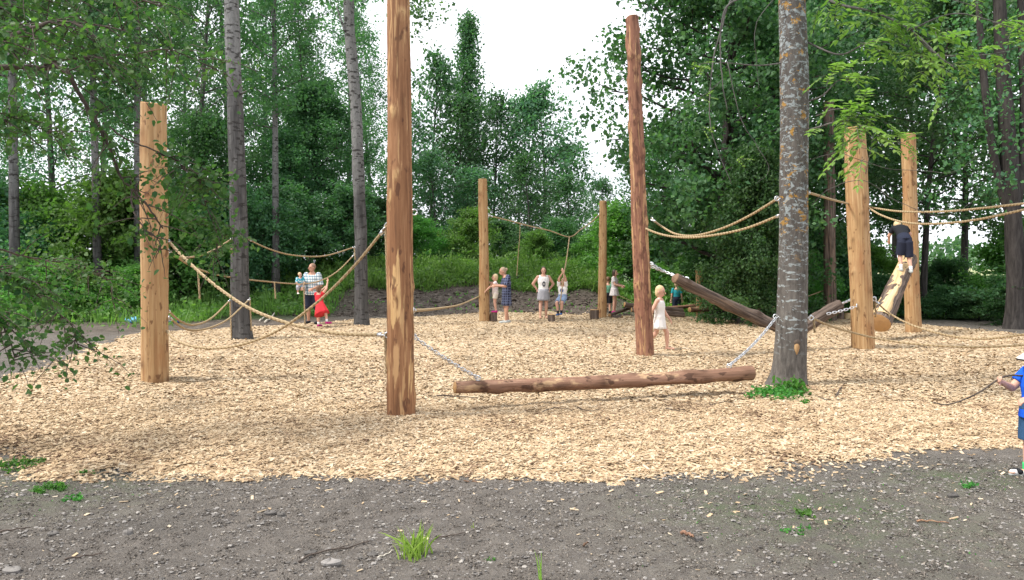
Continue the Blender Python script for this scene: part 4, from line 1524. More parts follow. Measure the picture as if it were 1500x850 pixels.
# the dark ring print on the chest: a thin curved patch just off the cloth
def chest_print(root, g, h, mat, w, hh, zc, ring, y0, ydepth, name="shirt_print"):
    mb = MB()
    na, nr_ = 28, 3
    V = []
    for k in range(nr_):
        q = (1 - ring) + ring * k / (nr_ - 1)
        for a in np.linspace(0, 2 * PI, na, endpoint=False):
            x = math.cos(a) * w * q
            z = math.sin(a) * hh * q * (1 + .12 * math.cos(2 * a))
            y = -(y0 + ydepth * math.sqrt(max(0, 1 - (x / (w * 2.2)) ** 2)))
            V.append((x, y, zc + z))
    i = np.arange(nr_ - 1)[:, None] * na
    j = np.arange(na)[None]
    k = (j + 1) % na
    mb.add(np.array(V), np.stack([i + j, i + k, i + na + k, i + na + j], -1).reshape(-1, 4))
    return mb.build(name, M[mat], root, True)


chest_print(rt, g_, hw2, "printgrey", .030 * hw2, .058 * hw2, .665 * hw2, .55, .0, .088 * hw2)
# boy swinging on the rope
pb_ = bedpt(826, 472)
pb_.y = 24.25
sb = pb_.y / F_PX
hb = 1.22
z0 = CAMZ - (470 - 390) * sb
rb, gb, hpb, hrb = person((pb_.x + .0, pb_.y, z0), hb, -18, "boy in white shirt and pale blue shorts hanging from the swing rope by both hands",
       [("torso", "shirt", "white", .03, .55), ("legs", "shorts", "denim", .85, dict(infl=.018)), ("shoes", "printblue", dict(sock="black"))], kid=True, hair="hair_brown", hairdo="short", nod=-14,
       J=dict(hd=(.02, .02, .955), nk=(.01, .03, .87), ch=(0, .04, .74), pv=(0, .03, .575), sL=(.09, .02, .86), sR=(-.09, .02, .86), eL=(.09, -.04, 1.03), wL=(.045, -.09, 1.19), eR=(-.07, -.05, 1.02), wR=(.02, -.09, 1.15),
              hL=(.05, .02, .54), hR=(-.05, .02, .54), kL=(.04, -.20, .44), kR=(-.09, -.19, .44), aL=(.02, -.16, .20), aR=(-.06, -.16, .18)))
chest_print(rb, gb, hb, "printblue", .040 * hb, .052 * hb, .74 * hb, .7, -.03 * hb, .092 * hb)
# girl with dark hair and patterned dress on the logs
pg = P(900, 459, 26.4)
hgd = 64 * pg.y / F_PX
person((pg.x, pg.y, CAMZ - (459 - 390) * pg.y / F_PX), hgd, 70, "dark haired girl in a pale patterned dress with magenta shoes balancing on the thin log",
       [("torso", "dress_top", "pattern_dress", .03, .6), ("skirt", "dress_skirt", "pattern_dress", .05, .13, .10, .145), ("shoes", "magenta")], kid=False, hair="hair_dark", hairdo="bob", plump=.95,
       J=dict(eL=(.14, -.05, .66), wL=(.09, -.17, .63), eR=(-.14, -.04, .66), wR=(-.08, -.17, .62)))
# child half hidden behind the thin ochre post
pc = P(890.5, 458, 27.2)
person((pc.x, pc.y, CAMZ - (459 - 390) * pc.y / F_PX), 1.22, 160, "child in green shirt and black shorts half hidden behind the thin ochre post",
       [("torso", "shirt", "green", .03, .6), ("legs", "shorts", "black", .95, dict(infl=.018)), ("shoes", "black")], kid=True, hair="hair_brown", hairdo="short", eyes=False)
# barefoot girl in white, walking
pwh = bedpt(966, 513)
hwh = 95 * pwh.y / F_PX
person(pwh, hwh, 62, "barefoot blond girl in a white dress walking out from behind the leaning post",
       [("torso", "dress_top", "white", .03, 0, dict(infl=.012)), ("skirt", "dress_skirt", "white", .06, .17, .095, .135)], kid=True, hair="hair_blond", hairdo="child", nod=10,
       J=dict(hL=(.05, 0, .48), kL=(.045, -.10, .27), aL=(.04, -.11, .05), kR=(-.05, .04, .27), aR=(-.04, .19, .08), eL=(.145, -.02, .60), wL=(.15, -.11, .475), eR=(-.14, .07, .62), wR=(-.13, .10, .49)))
# boy in teal beyond the logs, seen from behind
pt_ = P(991, 464, 28.2)
person((pt_.x, pt_.y, CAMZ - (464 - 390) * pt_.y / F_PX + .0), 1.22, 175, "boy in teal shirt and dark shorts seen from behind beyond the log pile",
       [("torso", "shirt", "teal", .03, .7), ("legs", "shorts", "navy", .95, dict(infl=.018)), ("shoes", "black")], kid=True, hair="hair_blond", hairdo="short", eyes=False,
       J=dict(wL=(.15, .0, .47), wR=(-.15, .0, .47)))
# boy climbing the big log, from behind, bent forward
pcl = P(1324, 400, 18.75)
hc = 1.36
zc_ = CAMZ - (399.5 - 390) * pcl.y / F_PX
person((pcl.x + .02, pcl.y, zc_), hc, 172, "boy in black shirt and black shorts climbing the big log, seen from behind",
       [("torso", "shirt", "black", .02, .6, dict(infl=.014)), ("legs", "shorts", "navy", 1.0, dict(infl=.022)), ("shoes", "shoegrey", dict(sock="white"))], kid=True, hair="hair_blond", hairdo="short", eyes=False, nod=25,
       J=dict(hd=(.0, -.42, .80), nk=(0, -.33, .78), ch=(0, -.22, .73), pv=(0, -.03, .55), sL=(.10, -.30, .76), sR=(-.10, -.30, .76), eL=(.15, -.36, .63), wL=(.12, -.46, .56), eR=(-.19, -.36, .66), wR=(-.22, -.47, .58),
              hL=(.05, -.01, .52), hR=(-.05, -.01, .52), kL=(.065, -.05, .30), kR=(-.075, -.03, .26), aL=(.07, .03, .07), aR=(-.085, .05, .04)))
# child in blue at the edge of the view, holding a stick
pk = G(1517, 699)
hk_ = 1.06
rk, gk, hpk, hrk = person((pk.x, pk.y, 0.0), hk_, -82, "child in bright blue shirt, denim shorts and white sun hat holding a long stick",
       [("torso", "shirt", "blue", .06, .62, dict(infl=.018, flare=.012)), ("legs", "shorts", "darkdenim", 1.0, dict(infl=.024))], kid=True, hair="hair_blond", hairdo="short", voxel=.0052, plump=1.08,
       fing=dict(L=.9, R=1.0),
       J=dict(eR=(-.13, -.10, .645), wR=(-.075, -.235, .70), eL=(.13, -.02, .63), wL=(.10, -.15, .60), aR=(-.055, -.03, .05), aL=(.055, .05, .05), fR=(-.01, -.12, -.028), fL=(.01, -.12, -.028)))
# sun hat: dome and wide brim with a dark underside
V1, F1 = ellipsoid(hpk(0, .1, .42), hrk * np.array((1.22, 1.22, .86)))
child_mesh(rk, "sun_hat", "white", [(V1, F1)], hk_ * .006)
a_ = np.linspace(0, 2 * PI, 32, endpoint=False)
for nm, mt, dz in (("hat_brim", "white", 0), ("brim_lining", "black", -.010)):
    ri = []
    for q in (.95, 1.35, 1.75):
        c = hpk(0, .05, .22 - (q - .95) * .62)
        ri.append(c + np.stack([np.cos(a_) * hrk[0] * q * 1.1, np.sin(a_) * hrk[1] * q * 1.1, np.full(32, dz)], -1))
    V = np.vstack(ri + [ri[2] - np.array((0, 0, .006)), ri[0] - np.array((0, 0, .006))])
    i = np.arange(4)[:, None] * 32
    j = np.arange(32)[None]
    k = (j + 1) % 32
    child_mesh(rk, nm, mt, [(V, np.stack([i + j, i + k, i + 32 + k, i + 32 + j], -1).reshape(-1, 4))])
for s in "LR":
    A_, T_ = gk["a" + s], gk["f" + s]
    fd = nrm((T_ - A_) * np.array((1, 1, 0)))
    heel = A_ + np.array((0, 0, -.03 * hk_)) - fd * .018 * hk_
    child_mesh(rk, "shoe", "white", [caps(heel, T_ * .9 + A_ * .1 + np.array((0, 0, .0)), .024 * hk_, .023 * hk_)], hk_ * .005)
    child_mesh(rk, "shoe_sole", "shoegrey", [caps(heel - np.array((0, 0, .014)), T_ * .94 + A_ * .06 - np.array((0, 0, .012)), .022 * hk_, .021 * hk_)], hk_ * .005)
    child_mesh(rk, "shoe_strap", "black", [caps(A_ * .45 + T_ * .55 + np.array((-.03, 0, .0)), A_ * .45 + T_ * .55 + np.array((.03, 0, .0)), .019 * hk_, .019 * hk_)], hk_ * .005)
    child_mesh(rk, "sock", "brightgreen", [frust(A_ + np.array((0, 0, -.02)), A_ + (gk["k" + s] - A_) * .22, .027 * hk_, .029 * hk_)])
# the stick in the child's hand
bpy.context.view_layer.update()
hand = rk.matrix_world @ Vector(tuple(gk["wR"] + nrm(gk["wR"] - gk["eR"]) * .045 * hk_))
Yh = hand.y
spt = [P(1366, 589, Yh - .05), P(1385, 593, Yh - .05), P(1408, 587, Yh - .03), P(1434, 575, Yh - .01), Vector(hand) + Vector((0, -.004, .004)), Vector(hand) + Vector((.10, .02, .032)), Vector(hand) + Vector((.22, .04, .028))]
mb = MB()
cc = catmull(spt, 8)
mb.add(*tube(cc, np.linspace(.004, .0085, len(cc)), 7))
o = mb.build("stick", M["twig"], smooth=True)
tag(o, "long bent stick held out by the child in bright blue", "stick")
# ================================================================ trees and plants
def tree_proto(seed, h, r0, cb, cw, nl, per, ls, shape, up=.35, clump=.24, wob=.35, asp=.72, nsub=6, droop=.3, lean=0.0, trunk_sides=9, nleader=3, hexa=False, inner=.25):
    """returns (trunk MB, crown MB) for one kind of tree, base at the origin"""
    r = np.random.default_rng(seed)
    tb, cbm = MB(), MB()
    n = 12
    t = np.linspace(0, 1, n)
    ph = r.uniform(0, 6.28, 4)
    cx = wob * (np.sin(t * 3 + ph[0]) - math.sin(ph[0])) * t + lean * t * h
    cy = wob * (np.sin(t * 2.6 + ph[1]) - math.sin(ph[1])) * t
    spine = np.stack([cx, cy, t * h], -1)
    rad = r0 * (1 - t * .93) ** .85
    rad[0] *= 1.3
    tb.add(*tube(spine, rad, trunk_sides))
    pts, wts = [], []

    def at(q):
        return np.array([np.interp(q, t, spine[:, k]) for k in range(3)])
    for i in range(nl):
        q = cb / h + (1 - cb / h) * ((i + r.uniform(.2, .8)) / nl) ** .9 * .97
        u = (q - cb / h) / (1 - cb / h)
        if shape == "aspen":
            pr = max(.18, math.sin(PI * min(1, u * .86 + .13)) ** .8)
        elif shape == "broad":
            pr = max(.25, 1 - abs(2 * u - .75) ** 2.2 * .62)
        elif shape == "cone":
            pr = 1.02 - u * .92
        elif shape == "pillar":
            pr = (1 - u ** 2.2) * .8 + .22
        else:                                   # bush
            pr = max(.3, 1 - u ** 2 * .7)
        L = cw * pr * r.uniform(.72, 1.15)
        a = i * 2.39996 + r.uniform(-.5, .5)
        el = up + r.uniform(-.15, .25) + (u * .5)
        d = np.array([math.cos(a) * math.cos(el), math.sin(a) * math.cos(el), math.sin(el)])
        b0 = at(q)
        m = 5
        s = np.linspace(0, 1, m)[:, None]
        lim = b0 + d * L * s + np.array([0, 0, -1]) * (s ** 2) * L * droop * .6 + r.normal(0, .04 * L, (m, 3)) * s
        rl = max(.012, r0 * .33 * (1 - q * .7))
        tb.add(*tube(lim, np.linspace(rl, rl * .25, m), 5))
        for k in range(nsub):
            f = inner + (1 - inner) * (k + r.uniform(.2, 1)) / nsub
            f = min(f, 1)
            p = np.array([np.interp(f, s[:, 0], lim[:, c]) for c in range(3)])
            dd = nrm(d * .6 + r.normal(0, .75, 3) + np.array([0, 0, .1]))
            sl = L * r.uniform(.2, .42) + .15
            e = p + dd * sl
            if r.random() < .6:
                tb.add(*tube([p, (p + e) / 2 + r.normal(0, .03, 3), e], [rl * .3, rl * .2, .004], 4, cap=False))
            for w in (.35, .7, 1.0):
                pts.append(p + (e - p) * w)
                wts.append(1.0)
    for i in range(nleader):
        for w in np.linspace(.9, 1.0, 4):
            pts.append(at(w) + r.normal(0, .12, 3))
    pts = np.array(pts)
    c = np.repeat(pts, per, axis=0)
    c = c + r.normal(0, clump, c.shape) * np.array([1, 1, .75])
    tone = np.repeat(r.uniform(0, .45, len(pts)), per) + r.uniform(0, .55, len(c))
    V, Fq = leaf_cloud(c, ls, asp, r, up=.75, droop=droop, hexa=hexa)
    cbm.add(V, Fq, tone)
    return tb, cbm


PROTO = {}


def proto(key, bark, leaf, **kw):
    tb, cm = tree_proto(**kw)
    PROTO[key] = (tb.mesh(key + "_trunk", M[bark], True), cm.mesh(key + "_crown", M[leaf], False))


proto("aspen0", "aspen_bark_far", "leaf_aspen", seed=101, h=19, r0=.19, cb=2.6, cw=2.7, nl=52, per=19, ls=.125, shape="aspen", clump=.27)
proto("aspen1", "aspen_bark_far", "leaf_aspen", seed=102, h=18, r0=.17, cb=3.6, cw=2.5, nl=46, per=18, ls=.125, shape="aspen", clump=.26, wob=.6)
proto("aspen2", "grey_bark", "leaf_teal", seed=103, h=17, r0=.16, cb=2.0, cw=2.4, nl=46, per=15, ls=.13, shape="aspen", clump=.25, wob=.5)
proto("broad0", "dark_bark", "leaf_maple", seed=104, h=13, r0=.26, cb=1.5, cw=3.9, nl=70, per=44, ls=.128, shape="broad", clump=.27, up=.25, asp=.85)
proto("broad1", "dark_bark", "leaf_maple", seed=105, h=11, r0=.22, cb=2.6, cw=3.4, nl=44, per=32, ls=.13, shape="broad", clump=.28, up=.2, asp=.85)
proto("poplar", "grey_bark", "leaf_teal", seed=106, h=17, r0=.2, cb=1.5, cw=2.7, nl=90, per=8, ls=.18, shape="cone", clump=.26, up=.28, droop=.1, inner=.1)
proto("aspenbare", "aspen_bark_grey", "leaf_aspen", seed=121, h=19, r0=.145, cb=6.2, cw=2.7, nl=46, per=20, ls=.125, shape="aspen", clump=.27, wob=.2)
proto("alder", "grey_bark", "leaf_teal", seed=107, h=11, r0=.13, cb=1.0, cw=3.3, nl=50, per=6, ls=.19, shape="broad", clump=.25, up=.55)
proto("alder2", "grey_bark", "leaf_teal", seed=117, h=10, r0=.12, cb=1.2, cw=3.2, nl=44, per=6, ls=.19, shape="aspen", clump=.25, up=.6)
proto("bush0", "dark_bark", "leaf_maple", seed=108, h=3.4, r0=.05, cb=.1, cw=1.8, nl=34, per=30, ls=.11, shape="bush", clump=.16, up=.45, nsub=5)
proto("bush1", "dark_bark", "leaf_bright", seed=109, h=3.6, r0=.05, cb=.1, cw=2.0, nl=36, per=30, ls=.12, shape="bush", clump=.17, up=.45, nsub=5)
proto("yew", "dark_bark", "leaf_dark", seed=110, h=5.2, r0=.10, cb=.05, cw=1.35, nl=62, per=40, ls=.085, shape="pillar", clump=.15, up=.3, nsub=6)
proto("sparse", "dark_bark", "leaf_maple", seed=111, h=13, r0=.15, cb=3.4, cw=4.2, nl=40, per=24, ls=.14, shape="broad", clump=.30, up=.25, asp=.85, droop=.4)


def tree(key, px, Y, label, group=None, sc=1.0, wide=1.0, rz=None, cat="tree", name=None, z=None, tilt=0.0):
    b = P(px, 400, Y)
    hz_ = float(height(b.x, b.y)) if z is None else z
    nm = name or {"yew": "dark_shrub", "bush0": "bush", "bush1": "bush"}.get(key, key.rstrip("0123456789") + "_tree" if not key.startswith(("broad", "sparse")) else "broadleaf_tree")
    o = empty(nm, (b.x, b.y, hz_ - .06), label, cat, group)
    o.rotation_euler = (0, math.radians(tilt), random.uniform(0, 6.28) if rz is None else math.radians(rz))
    o.scale = (sc * wide, sc * wide, sc)
    tm, cm = PROTO[key]
    link("trunk" if cat == "tree" else "stems", tm, o)
    link("crown" if cat == "tree" else "foliage", cm, o)
    return o


GW = "tall woodland trees behind the left of the playground"
W3 = ["aspen0", "aspen1", "aspen2", "aspenbare"]
for k, (px, Y, v, s, lab) in enumerate([
    (-110, 28, 0, 1.0, "tall aspen at the very edge of the woodland, beside the thick grey trunk"),
    (22, 25.0, 3, 1.15, "woodland aspen with the thick grey trunk nearest the view's edge"),
    (143, 26.5, 3, 1.0, "woodland aspen with a slim grey trunk between the edge trunk and the left pale post"),
    (203, 27, 3, 1.05, "woodland aspen rising directly behind the left pale post's top"),
    (404, 29, 3, .95, "slender grey stemmed aspen between the dark trunk and the curved trunk"),
    (290, 34, 2, 1.0, "woodland tree filling the gap between the left pale post and the dark trunk"),
    (80, 36, 2, 1.05, "second row woodland tree behind the bright green bush"),
    (-40, 37, 1, 1.05, "second row woodland aspen showing left of the thick grey trunk"),
    (215, 39, 1, 1.0, "second row aspen hidden mostly by the left pale post"),
    (340, 40, 0, .95, "second row aspen standing behind the dark trunk"),
    (455, 43, 2, .88, "thin crowned tree above the man in plaid, sky showing through"),
    (510, 41, 1, .86, "slim aspen whose pale stem shows just beside the curved trunk"),
    (150, 48, 0, 1.05, "third row woodland tree seen through gaps above the bright bush"),
    (20, 50, 2, 1.1, "third row woodland tree behind the thick grey trunk"),
    (270, 50, 2, 1.1, "third row woodland tree deep behind the left pale post and dark trunk"),
    (385, 53, 0, 1.0, "third row aspen in the pale gap beside the slender grey stem"),
    (470, 55, 2, .95, "farthest teal tree in the sky gap beside the curved trunk"),
    (545, 50, 2, .92, "teal tree between the curved trunk and the tallest brown post"),
    (-160, 45, 1, 1.1, "woodland tree beyond the edge of the view at the far side"),
]):
    tree(W3[v], px, Y, lab, GW, s)
tree("broad0", 470, 36.5, "dense dark maple behind the man in plaid", "broad dark trees at the wood's edge", .62, 1.15)
tree("broad1", 300, 33, "low dark broadleaf tree behind the ropes near the dark trunk", "broad dark trees at the wood's edge", .62, 1.1)
tree("broad1", 420, 35, "rounded dark tree between the slender grey stem and the man in plaid", "broad dark trees at the wood's edge", .55, 1.2)

GM = "trees on the bank behind the slim pale post"
for px, Y, v, s, w, lab in [
    (690, 52, "poplar", .93, 1.0, "tall pointed poplar standing clear above the other trees on the bank"),
    (632, 49, "alder", 1.12, .85, "rounded teal tree just right of the tallest brown post"),
    (668, 48, "alder2", .98, 1.0, "leafy tree below the pointed poplar, nearer the tallest post"),
    (722, 50, "alder", .93, .9, "bushy tree directly above the slim pale post"),
    (758, 51, "alder2", 1.02, .95, "tree between the slim post and the tallest crown of the middle row"),
    (798, 50, "alder", 1.0, 1.05, "broad tree above the boy on the swing rope"),
    (838, 52, "alder2", .84, 1.1, "sloping tree at the end of the middle row beside the open sky"),
    (880, 55, "alder2", .72, .9, "small thin tree behind the thin ochre post"),
    (600, 46, "alder", .82, .9, "lower tree half behind the tallest brown post"),
    (705, 45, "alder2", .52, 1.5, "low dense tree behind the slim pale post's foot"),
    (775, 45, "alder", .55, 1.3, "low dense tree behind the two women"),
    (640, 44, "alder", .55, 1.3, "low dense tree above the grassy bank beside the tallest post"),
    (835, 46, "alder", .50, 1.4, "low dense tree behind the swinging boy"),
]:
    tree(v, px, Y, lab, GM, s, w)

GR = "broad trees behind the right of the playground"
tree("broad0", 1058, 25.5, "huge leafy tree filling the view between leaning post and lichen tree", GR, 1.05, 1.0, rz=20)
tree("broad0", 1150, 31, "dark broadleaf tree behind the lichen tree", GR, 1.0, 1.0, rz=200)
tree("broad1", 985, 33, "leafy tree behind the leaning reddish post's lower half", GR, .66, .95)
tree("sparse", 1352, 27, "broadleaf tree whose dark trunk shows beside the climbing log's post", GR, .82, 1.0, rz=100, tilt=-3)
tree("sparse", 1268, 35, "airy broadleaf tree behind the stout pale post", GR, 1.0, .9, rz=10)
tree("sparse", 1412, 34, "airy broadleaf tree filling the sky above the long ropes", GR, 1.08, 1.0, rz=250)
tree("sparse", 1560, 27, "broadleaf tree at the far edge beyond the dark forked trunks", GR, 1.1, 1.0, rz=60)
tree("sparse", 1310, 40, "farther leafy tree between the stout pale post and the climbing log", GR, 1.1, .9, rz=60)
tree("yew", 1085, 22.6, "dense dark green shrub column touching the chips under the hanging log", None, .92, .95, cat="shrub")
tree("yew", 1120, 24.5, "dense dark shrub close behind the lichen tree", None, 1.0, 1.1, cat="shrub")
tree("yew", 1052, 30.0, "dense dark shrub left of the bush that touches the chips", None, .9, 1.2, cat="shrub")

GB = "bushes along the edge of the wood"
for px, Y, v, s, w, lab in [
    (150, 27.5, "bush1", 1.10, 1.15, "bright yellow green bush behind the left pale post"),
    (90, 29, "bush1", 1.0, 1.2, "bright bush beside the thick grey trunk"),
    (30, 27, "bush0", .85, 1.2, "dark bush at the foot of the thick grey trunk"),
    (265, 28.5, "bush1", .95, 1.1, "bright bush between the left pale post and the dark trunk"),
    (320, 30, "bush0", 1.0, 1.2, "dark bush close beside the dark trunk"),
    (385, 30, "bush0", .85, 1.2, "dark bush behind the slender grey stem"),
    (440, 32, "bush0", .9, 1.3, "dark bush just behind the man and the toddler"),
    (500, 33, "bush0", .8, 1.3, "dark bush behind the curved trunk"),
    (200, 29.5, "bush0", 1.0, 1.2, "dark bush hidden mostly by the left pale post"),
    (60, 24.5, "bush1", .45, 1.7, "low bright bush in front of the thick grey trunk"),
    (185, 25.5, "bush1", .42, 1.7, "low bright bush beside the crumpled blue sack"),
    (-60, 28, "bush0", 1.1, 1.3, "dark bush at the far edge of the wood"),
]:
    tree(v, px, Y, lab, GB, s, w, cat="bush")
GC = "bushes on top of the bank"
for px, Y, v, s, w, lab in [
    (625, 37, "bush1", .55, 1.3, "low bright bush on the bank right of the tallest post"),
    (690, 36.5, "bush1", .62, 1.2, "bright bush on the bank just behind the slim pale post"),
    (575, 38, "bush0", .8, 1.3, "dark bush on the bank half behind the tallest post"),
    (660, 40, "bush0", .6, 1.5, "dark bush high on the bank below the pointed poplar"),
    (750, 39, "bush0", .55, 1.5, "dark bush behind the woman in the dark dress"),
    (810, 38, "bush0", .6, 1.5, "dark bush behind the boy on the rope"),
    (780, 35.5, "bush1", .4, 1.3, "small bright bush between the two women"),
    (855, 37, "bush1", .5, 1.3, "small bright bush between the swinging boy and the ochre post"),
    (870, 40, "bush0", .55, 1.4, "dark bush behind the thin ochre post"),
]:
    tree(v, px, Y, lab, GC, s, w, cat="bush")
GD = "bushes behind the right of the playground"
for px, Y, v, s, w, lab in [
    (925, 34, "bush1", .95, 1.2, "bright bush between the ochre post and the leaning post"),
    (975, 33, "bush0", 1.0, 1.2, "dark bush behind the boy in teal"),
    (1010, 30, "bush1", .5, 1.3, "low bright bush beside the boy in teal"),
    (950, 31, "bush1", .38, 1.4, "low bright bush behind the leaning post's foot"),
    (1185, 27, "bush1", .55, 1.2, "small bright bush between lichen tree and red brown post"),
    (1245, 29, "bush0", .55, 1.3, "small dark bush behind the stout pale post"),
    (1300, 26.5, "bush0", .36, 1.8, "dark bush behind the climbing log"),
    (1385, 25.5, "bush0", .27, 2.2, "low dark bush beside the climbing log's post"),
    (1435, 25.0, "bush0", .25, 2.4, "low dark bush in front of the pale flower field"),
    (1490, 23.0, "bush0", .36, 1.8, "dark bush at the foot of the dark forked trunks"),
    (1560, 22.0, "bush0", .7, 1.4, "dark bush past the dark forked trunks at the edge"),
    (1215, 33, "bush1", .8, 1.3, "mid green bush seen between the lichen tree and the stout pale post"),
    (1290, 33, "bush1", .62, 1.5, "mid green bush behind the climbing log in the shade"),
    (1375, 31, "bush0", .5, 1.6, "mid green bush beside the dark trunk by the climbing log's post"),
    (1520, 28, "bush1", .8, 1.3, "mid green bush behind the dark forked trunks"),
    (1110, 26, "bush1", .42, 1.5, "low bright bush at the lichen tree's far side above the hanging log"),
    (1440, 34, "bush1", .32, 1.5, "paler bush standing in the flower field"),
]:
    tree(v, px, Y, lab, GD, s, w, cat="bush")

# far tree line beyond the field: reads as one mass
r = np.random.default_rng(77)
mb = MB()
for k in range(150):
    x = r.uniform(-40, 190)
    y = r.uniform(205, 245)
    hh = r.uniform(6, 11)
    w = r.uniform(3, 6)
    c = r.normal(size=(130, 3))
    c = nrm(c) * r.uniform(.5, 1, (130, 1)) ** .5 * np.array([w, w, hh * .5]) + np.array([x, y, hh * .5])
    V, Fq = leaf_cloud(c, 1.1, .8, r, up=.5)
    mb.add(V, Fq, r.random(130))
tag(mb.build("far_treeline", M["leaf_teal"]), "far line of trees across the pale field", "trees", kind="stuff")


# ---------------------------------------------------------------- single trunks near the course
def px_trunk(name, pts, Y, mat, label, seed, base_flare=1.18, crown=None, group=None, rough=.05, n=18):
    """pts = (px, py, width px) from base to top, at distance Y"""
    r = np.random.default_rng(seed)
    w = np.array([tuple(P(a, b, Y)) + (c * Y / F_PX / 2,) for a, b, c in pts])
    c4 = catmull3(w, 14)
    base = w[0, :3].copy()
    o = empty(name, base, label, "tree", group)
    c = c4[:, :3] - base
    seg = 24
    V, Fs = tube(c, c4[:, 3], seg)
    V = V.reshape(len(c), seg, 3)
    a = np.linspace(0, 2 * PI, seg, endpoint=False)
    k = np.ones((len(c), seg))
    for _ in range(6):
        k += rough * .5 * np.sin(r.integers(1, 5) * a[None] + r.uniform(0, 6) + c[:, 2:3] * r.uniform(-2, 2)) * np.sin(c[:, 2:3] * r.uniform(1, 5) + r.uniform(0, 6))
    d = np.maximum(0, c[:, 2:3])
    k *= 1 + (base_flare - 1) * np.exp(-d / .22) * (1 + .5 * np.sin(a[None] * 5 + 1))
    k += r.normal(0, rough * .14, k.shape)
    V = c[:, None, :] + (V - c[:, None, :]) * k[..., None]
    mb = MB()
    mb.add(V.reshape(-1, 3), Fs)
    return o, mb, c4


def catmull3(w, n):
    out = np.stack([catmull(np.stack([w[:, k], w[:, k], w[:, k]], -1), n)[:, 0] for k in range(4)], -1)
    return out


def high_crown(o, mb, base, z0, z1, rad, n, per, ls, leaf, seed, clump=.3):
    """leafy limbs above the frame, on the same tree"""
    r = np.random.default_rng(seed)
    top = np.array(base)
    pts = []
    for i in range(n):
        q = (i + .5) / n
        z = z0 + (z1 - z0) * q
        a = i * 2.4 + r.uniform(-.4, .4)
        L = rad * max(.25, math.sin(PI * min(1, q * .85 + .15))) * r.uniform(.7, 1.1)
        p0 = np.array([top[0], top[1], z])
        d = np.array([math.cos(a) * .85, math.sin(a) * .85, .4])
        lim = np.array([p0, p0 + d * L * .5, p0 + d * L - np.array([0, 0, .25 * L])])
        mb.add(*tube(lim, [.045, .03, .01], 5))
        for k in range(6):
            f = r.uniform(.35, 1)
            pts.append(p0 + d * L * f + r.normal(0, .3, 3))
    pts = np.array(pts)
    c = np.repeat(pts, per, axis=0) + r.normal(0, clump, (len(pts) * per, 3))
    V, Fq = leaf_cloud(c, ls, .75, r, up=.6)
    cm = MB()
    cm.add(V, Fq, r.random(len(c)))
    return cm.build("crown", M[leaf], o)


# dark aspen trunk behind the first ropes
o, mb, _ = px_trunk("aspen_tree", [(355, 505, 31), (352, 440, 27), (350, 330, 25), (346, 200, 23), (341, 60, 21), (339, -60, 20), (341, -330, 17), (345, -620, 8)], 18.0, "aspen_bark",
                    "aspen with a straight trunk, black barked below and pale grey above", 201)
d = P(352, 138, 18.0) - o.location
for (pxa, pya, dx, dz) in ((353, 138, .14, .07), (344, 70, -.1, .06), (349, 250, .07, .03)):
    q = P(pxa, pya, 17.9) - Vector(o.location)
    mb.add(*tube([q, q + Vector((dx * .6, -.02, dz * .6)), q + Vector((dx, -.03, dz))], [.022, .015, .006], 6))
high_crown(o, mb, (-.15, 0), 9.2, 16, 2.2, 22, 34, .11, "leaf_aspen", 5)
mb.build("trunk", M["aspen_bark"], o, smooth=True)
# curved aspen trunk
o, mb, _ = px_trunk("aspen_tree", [(530, 481, 22), (529, 420, 19), (528, 330, 18), (524, 230, 17), (521, 150, 16.5), (514, 70, 16), (511, 10, 15), (512, -60, 14), (516, -240, 11), (518, -420, 5)], 22.4, "aspen_bark_grey",
                    "aspen with a gently curved grey trunk near the girl in red", 202)
mb.add(*tube([P(521, 60, 22.4) - Vector(o.location), P(505, 45, 22.3) - Vector(o.location), P(493, 10, 22.2) - Vector(o.location)], [.05, .035, .02], 6))
high_crown(o, mb, (-.3, 0), 8.8, 16, 2.3, 22, 34, .12, "leaf_aspen", 6)
# the leafy spray that hangs into the sky beside the tallest post
lo = Vector(o.location)
br = [P(516, -60, 22.4) - lo, P(560, -45, 22.0) - lo, P(605, -25, 21.6) - lo, P(632, 10, 21.4) - lo]
mb.add(*tube(br, [.05, .04, .025, .01], 6))
r = np.random.default_rng(9)
pts = []
for k in range(46):
    q = P(r.normal(618, 16), r.normal(6, 22), r.normal(21.6, .3)) - lo
    pts.append(tuple(q))
pts = np.array(pts)
c = np.repeat(pts, 14, axis=0) + r.normal(0, .10, (len(pts) * 14, 3))
V, Fq = leaf_cloud(c, .085, .8, r, up=.4)
cm = MB()
cm.add(V, Fq, r.random(len(c)))
cm.build("leaves", M["leaf_aspen"], o)
mb.build("trunk", M["aspen_bark_grey"], o, smooth=True)

# forked dark trunks at the right edge
o, mb, _ = px_trunk("forked_tree", [(1487, 487, 30), (1488, 430, 26), (1485, 340, 24), (1478, 230, 23), (1470, 120, 20), (1464, 0, 17), (1462, -120, 14), (1466, -300, 6)], 21.5, "dark_bark",
                    "dark forked tree at the edge of the view behind the long ropes", 203)
lo = Vector(o.location)
for l in ([(1486, 330, 14), (1462, 260, 12), (1445, 150, 11), (1434, 20, 9), (1428, -120, 6)], [(1490, 300, 14), (1500, 180, 12), (1497, 60, 11), (1492, -100, 7)]):
    c = catmull([P(a, b, 21.5) - lo for a, b, _ in l], 8)
    mb.add(*tube(c, np.interp(np.linspace(0, 1, len(c)), np.linspace(0, 1, len(l)), [q[2] * 21.5 / F_PX / 2 for q in l]), 10))
mb.build("trunk", M["dark_bark"], o, smooth=True)
r = np.random.default_rng(19)
pts = []
for k in range(150):
    q = P(r.normal(1462, 48), r.uniform(-160, 300), r.normal(21.5, 1.1)) - lo
    pts.append(tuple(q))
pts = np.array(pts)
c = np.repeat(pts, 26, axis=0) + r.normal(0, .2, (len(pts) * 26, 3))
V, Fq = leaf_cloud(c, .11, .8, r, up=.6)
cm = MB()
